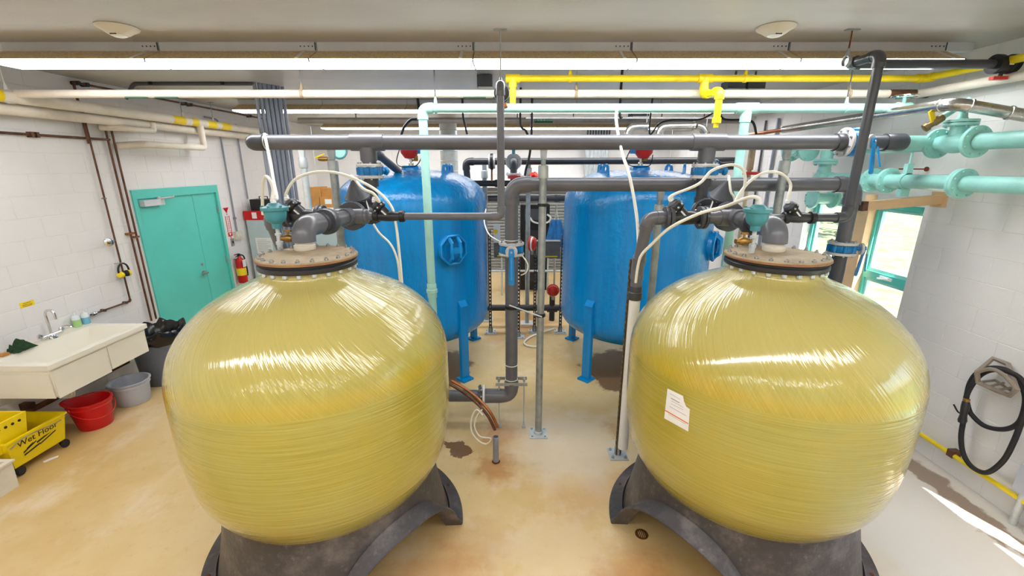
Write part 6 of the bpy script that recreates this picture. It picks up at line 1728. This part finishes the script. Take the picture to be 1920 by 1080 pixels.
# ================================================================== CEILING FIXTURES
for (u_, v_, lab) in ((220, 50, 'white smoke detector on the ceiling above the door wall'), (1455, 50, 'white smoke detector on the ceiling near the right riser')):
    p = P(u_, v_, z=CZ); t = thing('smoke_detector', (p.x, p.y, CZ - .06), lab, 'smoke detector')
    MB().lathe([(.115, 0), (.12, -.004), (.115, -.014), (.085, -.03), (.06, -.048), (.045, -.052)], (p.x, p.y, CZ), UP, 28).build('base', 'beige_box', t)
    MB().lathe([(.046, -.046), (.046, -.055), (.030, -.062), (0, -.062)], (p.x, p.y, CZ), UP, 20).build('chamber', 'white_plastic', t)
    MB().box((p.x, p.y - .047, CZ - .050), (.04, .006, .012)).build('vent_slot', 'black', t, smooth=False)
def ceil_box(u_, v_, Y, w, hgt, lab):
    p = P(u_, v_, Y=Y); t = thing('ceiling_louvre_box', (p.x, Y, p.z), lab, 'fixture')
    MB().bb((p.x - w / 2, Y - .05, p.z - hgt / 2), (p.x + w / 2, Y + .1, p.z + hgt / 2)).build('box', 'dark_grey', t, smooth=False)
    MB().bb((p.x - w / 2 + .01, Y - .05, p.z - hgt / 2 - .02), (p.x + w / 2 + .01, Y + .05, p.z - hgt / 2)).build('lip', 'raceway', t, smooth=False)
    MB().cyl((p.x, Y, p.z + hgt / 2), (p.x, Y, CZ), .01, 8).build('stem', 'dark_grey', t)
ceil_box(909, 153, 4.75, .15, .11, 'dark square box under the ceiling left of the centre riser')
ceil_box(1377, 160, 4.6, .17, .07, 'dark box under the ceiling behind the yellow gas line, nearer the gas drop')
ceil_box(1414, 160, 4.6, .17, .07, 'dark box under the ceiling behind the yellow gas line, farther from the gas drop')
ceil_box(1198, 214, 7.0, .28, .07, 'small dark box under the ceiling far behind the mint pipe')
# green-labelled air line
AY = 7.3; az_ = P(1000, 226, Y=AY).z
al = thing('air_scour_pipe', (0, AY, az_), 'grey-brown overhead pipe with a green flow label', 'pipe')
MB().cyl((P(560, 222, Y=AY).x, AY, az_), (P(1500, 226, Y=AY).x, AY, az_), .045, 16).build('pipe', 'pipe_taupe', al)
a_, b_ = P(1002, 227, Y=AY), P(1036, 227, Y=AY)
lb2 = MB().bb((a_.x, AY - .052, az_ - .042), (b_.x, AY - .046, az_ + .042)).build('flow_label', 'green_label', al, smooth=False)
text_part(lb2, '\u2190 FILTER AIR SCOUR', .030, ((a_.x + b_.x) / 2, AY - .0525, az_), XX, UP, 'paper')
for u_ in (668, 970, 1075, 1240): MB().cyl((P(u_, 226, Y=AY).x, AY, az_), (P(u_, 226, Y=AY).x, AY, CZ), .008, 6).build('hanger_rod', 'dark_grey', al)
st2 = thing('cable_tray', (0, 6.9, az_), 'thin pale strut rail hung above the green-labelled pipe', 'rail')
zr = P(1100, 221, Y=6.9).z
MB().bb((P(986, 221, Y=6.9).x, 6.88, zr - .012), (P(1420, 221, Y=6.9).x, 6.92, zr + .012)).build('rail_bar', 'galv_light', st2, smooth=False)
for u_ in (995, 1185, 1320): MB().cyl((P(u_, 221, Y=6.9).x, 6.9, zr), (P(u_, 221, Y=6.9).x, 6.9, CZ), .007, 6).build('rod', 'rust', st2)
# silver ducts and louvre at the back
t = thing('ventilation_louvre', (P(1122, 246, Y=YB - .02).x, YB, 3), 'ribbed grey ventilation louvre high on the back wall', 'vent')
a_, b_ = P(1099, 256, Y=YB - .03), P(1146, 237, Y=YB - .03)
MB().bb((a_.x, YB - .03, a_.z), (b_.x, YB - .006, b_.z)).build('louvre_frame', 'raceway', t, smooth=False)
for i in range(9):
    x_ = a_.x + (b_.x - a_.x) * (i + .5) / 9
    MB().bb((x_ - .012, YB - .06, a_.z + .01), (x_ + .012, YB - .03, b_.z - .01)).build('rib', 'dark_grey', t, smooth=False)
t = thing('corrugated_panel', (P(1118, 320, Y=YB - .03).x, YB, 2), 'pale ribbed panel on the back wall above the roller door', 'panel')
a_, b_ = P(1095, 345, Y=YB - .25), P(1142, 262, Y=YB - .25)
MB().bb((a_.x, YB - .25, a_.z), (b_.x, YB - .22, b_.z)).build('panel_sheet', 'galv_light', t, smooth=False)
for i in range(6):
    x_ = a_.x + (b_.x - a_.x) * (i + .5) / 6
    MB().cyl((x_, YB - .255, a_.z), (x_, YB - .255, b_.z), .025, 10).build('corrugation', 'galv_light', t)
t = thing('exhaust_flue', (P(842, 290, Y=8.8).x, 8.8, 2), 'grey ribbed flue rising behind the left blue tank', 'flue')
xf_ = P(842, 290, Y=8.8).x
MB().lathe([(.17, 1.9), (.17, CZ)], (xf_, 8.8, 0), UP, 24).build('flue_pipe', 'galv_light', t)
for i in range(7): MB().lathe([(.171, -.01), (.178, 0), (.171, .01)], (xf_, 8.8, 2.0 + i * .19), UP, 24, cap=False).build('seam_ring', 'galv_light', t)
for (pts_, lab) in (([(1178, 252), (1182, 241), (1195, 238), (1212, 238)], 'silver duct elbow behind the mint line, nearer the centre'), ([(1236, 252), (1241, 240), (1255, 237), (1300, 236)], 'silver duct elbow behind the mint line, left of the yellow gas drop'), ([(1306, 236), (1316, 240), (1323, 252)], 'short silver duct bend under the yellow gas drop')):
    ps = smooth_pts([P(a, b, Y=6.8) for a, b in pts_], 5)
    t = thing('silver_duct', ps[0], lab, 'duct'); MB().tube(ps, .055, 14).build('duct_tube', 'foil', t); MB().cyl(ps[-1], (ps[-1].x, ps[-1].y, CZ), .006, 6).build('hanger_rod', 'galv', t); MB().lathe([(.056, -.02), (.065, -.015), (.065, .015), (.056, .02)], ps[-1], ps[-1] - ps[-2], 14).build('band', 'foil', t)
# black cables slung along the ceiling
for (pts_, Y, lab, r_) in (([(785, 220), (770, 225), (757, 240), (750, 262)], 6.2, 'black cable arching over the left blue tank', .018), ([(1218, 250), (1236, 232), (1262, 225), (1312, 224), (1345, 206)], 6.0, 'black cable slung left of the yellow gas drop', .012), ([(1350, 208), (1355, 222), (1370, 225), (1395, 225), (1412, 230), (1418, 252)], 5.6, 'black cable looping behind the right mint drop', .014), ([(976, 232), (985, 244), (990, 254)], 5.5, 'short black cable below the green flow label', .014), ([(1162, 208), (1166, 222)], 4.3, 'short dark tie under the mint pipe by the white tube', .012), ([(868, 215), (872, 235), (876, 252)], 5.8, 'black cable hanging left of the centre riser', .014)):
    ps = [P(a, b, Y=Y) for a, b in pts_]
    hose(lab, [Vector((ps[0].x, ps[0].y, CZ))] + ps, r=r_, m='black', cat='cable', name='cable')
dg = thing('diagonal_pipe', P(725, 300, Y=4.5), 'dark grey pipe slanting down behind the left tee of the upper header', 'pipe')
run(dg, [P(690, 276, Y=4.45), P(706, 287, Y=4.45), P(747, 321, Y=4.9)], .04, 'pvc_dark', 1.2, 1.12, n=14)
# bits along the far right wall
for (u_, lab, m_, r_) in ((1443, 'grey conduit standing against the far right wall, nearer the windows', 'conduit_grey', .02), (1421, 'dark conduit standing against the far right wall, farther from the windows', 'dark_grey', .015)):
    p = P(u_, 330, X=WR - .03); t = thing('standing_conduit', (WR - .03, p.y, 0), lab, 'conduit')
    MB().cyl((WR - .03, p.y, .4), (WR - .03, p.y, 3.1), r_, 10).build('conduit_tube', m_, t)
    MB().box((WR - .025, p.y, 1.6), (.05, .09, .14)).build('junction_box', 'raceway', t, smooth=False)
p = P(1408, 300, Y=5.6)
t = thing('lagged_pipe', (p.x, 5.6, p.z), 'stained cream lagged pipe with a red valve behind the right mint drop', 'pipe')
MB().cyl((p.x, 5.6, p.z - .12), (p.x, 5.6, p.z + .2), .04, 14).build('pipe', 'cream_dirty', t)
MB().cyl((p.x, 5.6, 0), (p.x, 5.6, p.z - .12), .025, 12).build('lower_pipe', 'cream_dirty', t)
MB().lathe([(.05, -.02), (.16, -.015), (.16, .015), (.05, .02)], (p.x, 5.6, p.z - .16), UP, 20).build('red_flange', 'red_paint', t)
MB().cyl((p.x, 5.6, p.z + .2), (P(1340, 268, Y=5.6).x, 5.6, p.z + .24), .03, 12).build('arm', 'cream_dirty', t)
p = P(1350, 312, Y=5.7)
t = thing('pipe_strainer', p, 'grey grooved strainer behind the right header tee', 'pipe fitting')
MB().lathe([(.04, -.2), (.045, -.1), (.06, -.09), (.085, -.08), (.085, -.04), (.06, -.03), (.06, .0), (.05, .02), (.05, .2)], p, (1, .1, .05), 20).build('strainer_body', 'dark_grey', t)
MB().lathe([(.086, -.07), (.09, -.065), (.09, -.055), (.086, -.05)], p, (1, .1, .05), 20, cap=False).build('blue_band', 'valve_blue', t)
# yellow-handled valve and teal wheel behind header, left
p = P(606, 298, Y=4.6)
t = thing('ball_valve', p, 'small ball valve with a yellow handle behind the left header length', 'valve')
MB().lathe([(.014, -.05), (.02, -.045), (.024, 0), (.02, .045), (.014, .05)], p, XX, 12).build('valve_body', 'brass', t)
MB().box(p + Vector((-.03, 0, .03)), (.10, .02, .012), ((XX * .9 + UP * .35).normalized(), YY, (UP * .9 - XX * .35).normalized())).build('handle', 'yellow_plastic', t, smooth=False)
MB().cyl(p, P(625, 300, Y=4.6), .012, 8).build('pipe_stub', 'galv', t)
p = P(637, 284, Y=4.6)
t = thing('handwheel', p, 'teal handwheel half hidden under the left header length', 'handwheel')
ring_ = [p + Vector((.07 * math.cos(2 * math.pi * j / 20), .02 * math.sin(2 * math.pi * j / 20), .07 * math.sin(2 * math.pi * j / 20))) for j in range(21)]
MB().tube(ring_, .010, 8).build('wheel_rim', 'teal_valve', t)
MB().lathe([(0, -.004), (.062, -.003), (.062, .003), (0, .004)], p, (0, -1, .25), 20).build('wheel_disc', 'mint_deep', t)

# ================================================================== OUTSIDE THE WINDOWS
gr_ = MB().bb((WR + .2, -25, -.35), (60, 45, -.3)).build('ground', 'grass', smooth=False); struct(gr_)
pt_ = MB().bb((WR + 1.2, -25, -.3), (WR + 3.2, 45, -.285)).build('path', 'path_stone', smooth=False); struct(pt_)
def tree(x, y, hgt, rad_, label, seed):
    random.seed(seed)
    t = thing('tree', (x, y, -.3), label, 'tree')
    MB().tube([(x, y, -.3), (x + .1, y, hgt * .3), (x, y + .1, hgt * .6)], [.16, .12, .07], 8).build('trunk', 'bark', t)
    m = MB()
    for i in range(900):
        d_ = Vector((random.gauss(0, 1), random.gauss(0, 1), random.gauss(0, 1))).normalized() * rad_ * random.uniform(.45, 1) ** .5
        c0 = Vector((x, y, hgt * .62)) + Vector((d_.x, d_.y, d_.z * .75))
        a_ = Vector((random.gauss(0, 1), random.gauss(0, 1), random.gauss(0, 1))).normalized(); b_ = a_.orthogonal().normalized(); s_ = random.uniform(.10, .2)
        i0 = len(m.v); m.v += [c0 - a_ * s_, c0 + b_ * s_ * .5, c0 + a_ * s_, c0 - b_ * s_ * .5]; m.f.append((i0, i0 + 1, i0 + 2, i0 + 3))
    stuff(m.build('foliage', 'leaf', t, smooth=False))
tree(13.5, 17.5, 5.0, 2.4, 'leafy tree outside, seen through the near window', 1)
tree(17, 21.0, 6.0, 2.8, 'leafy tree outside, deeper behind the near window', 2)
tree(13.0, 20.5, 4.2, 2.1, 'leafy tree outside, seen through the far window', 3)
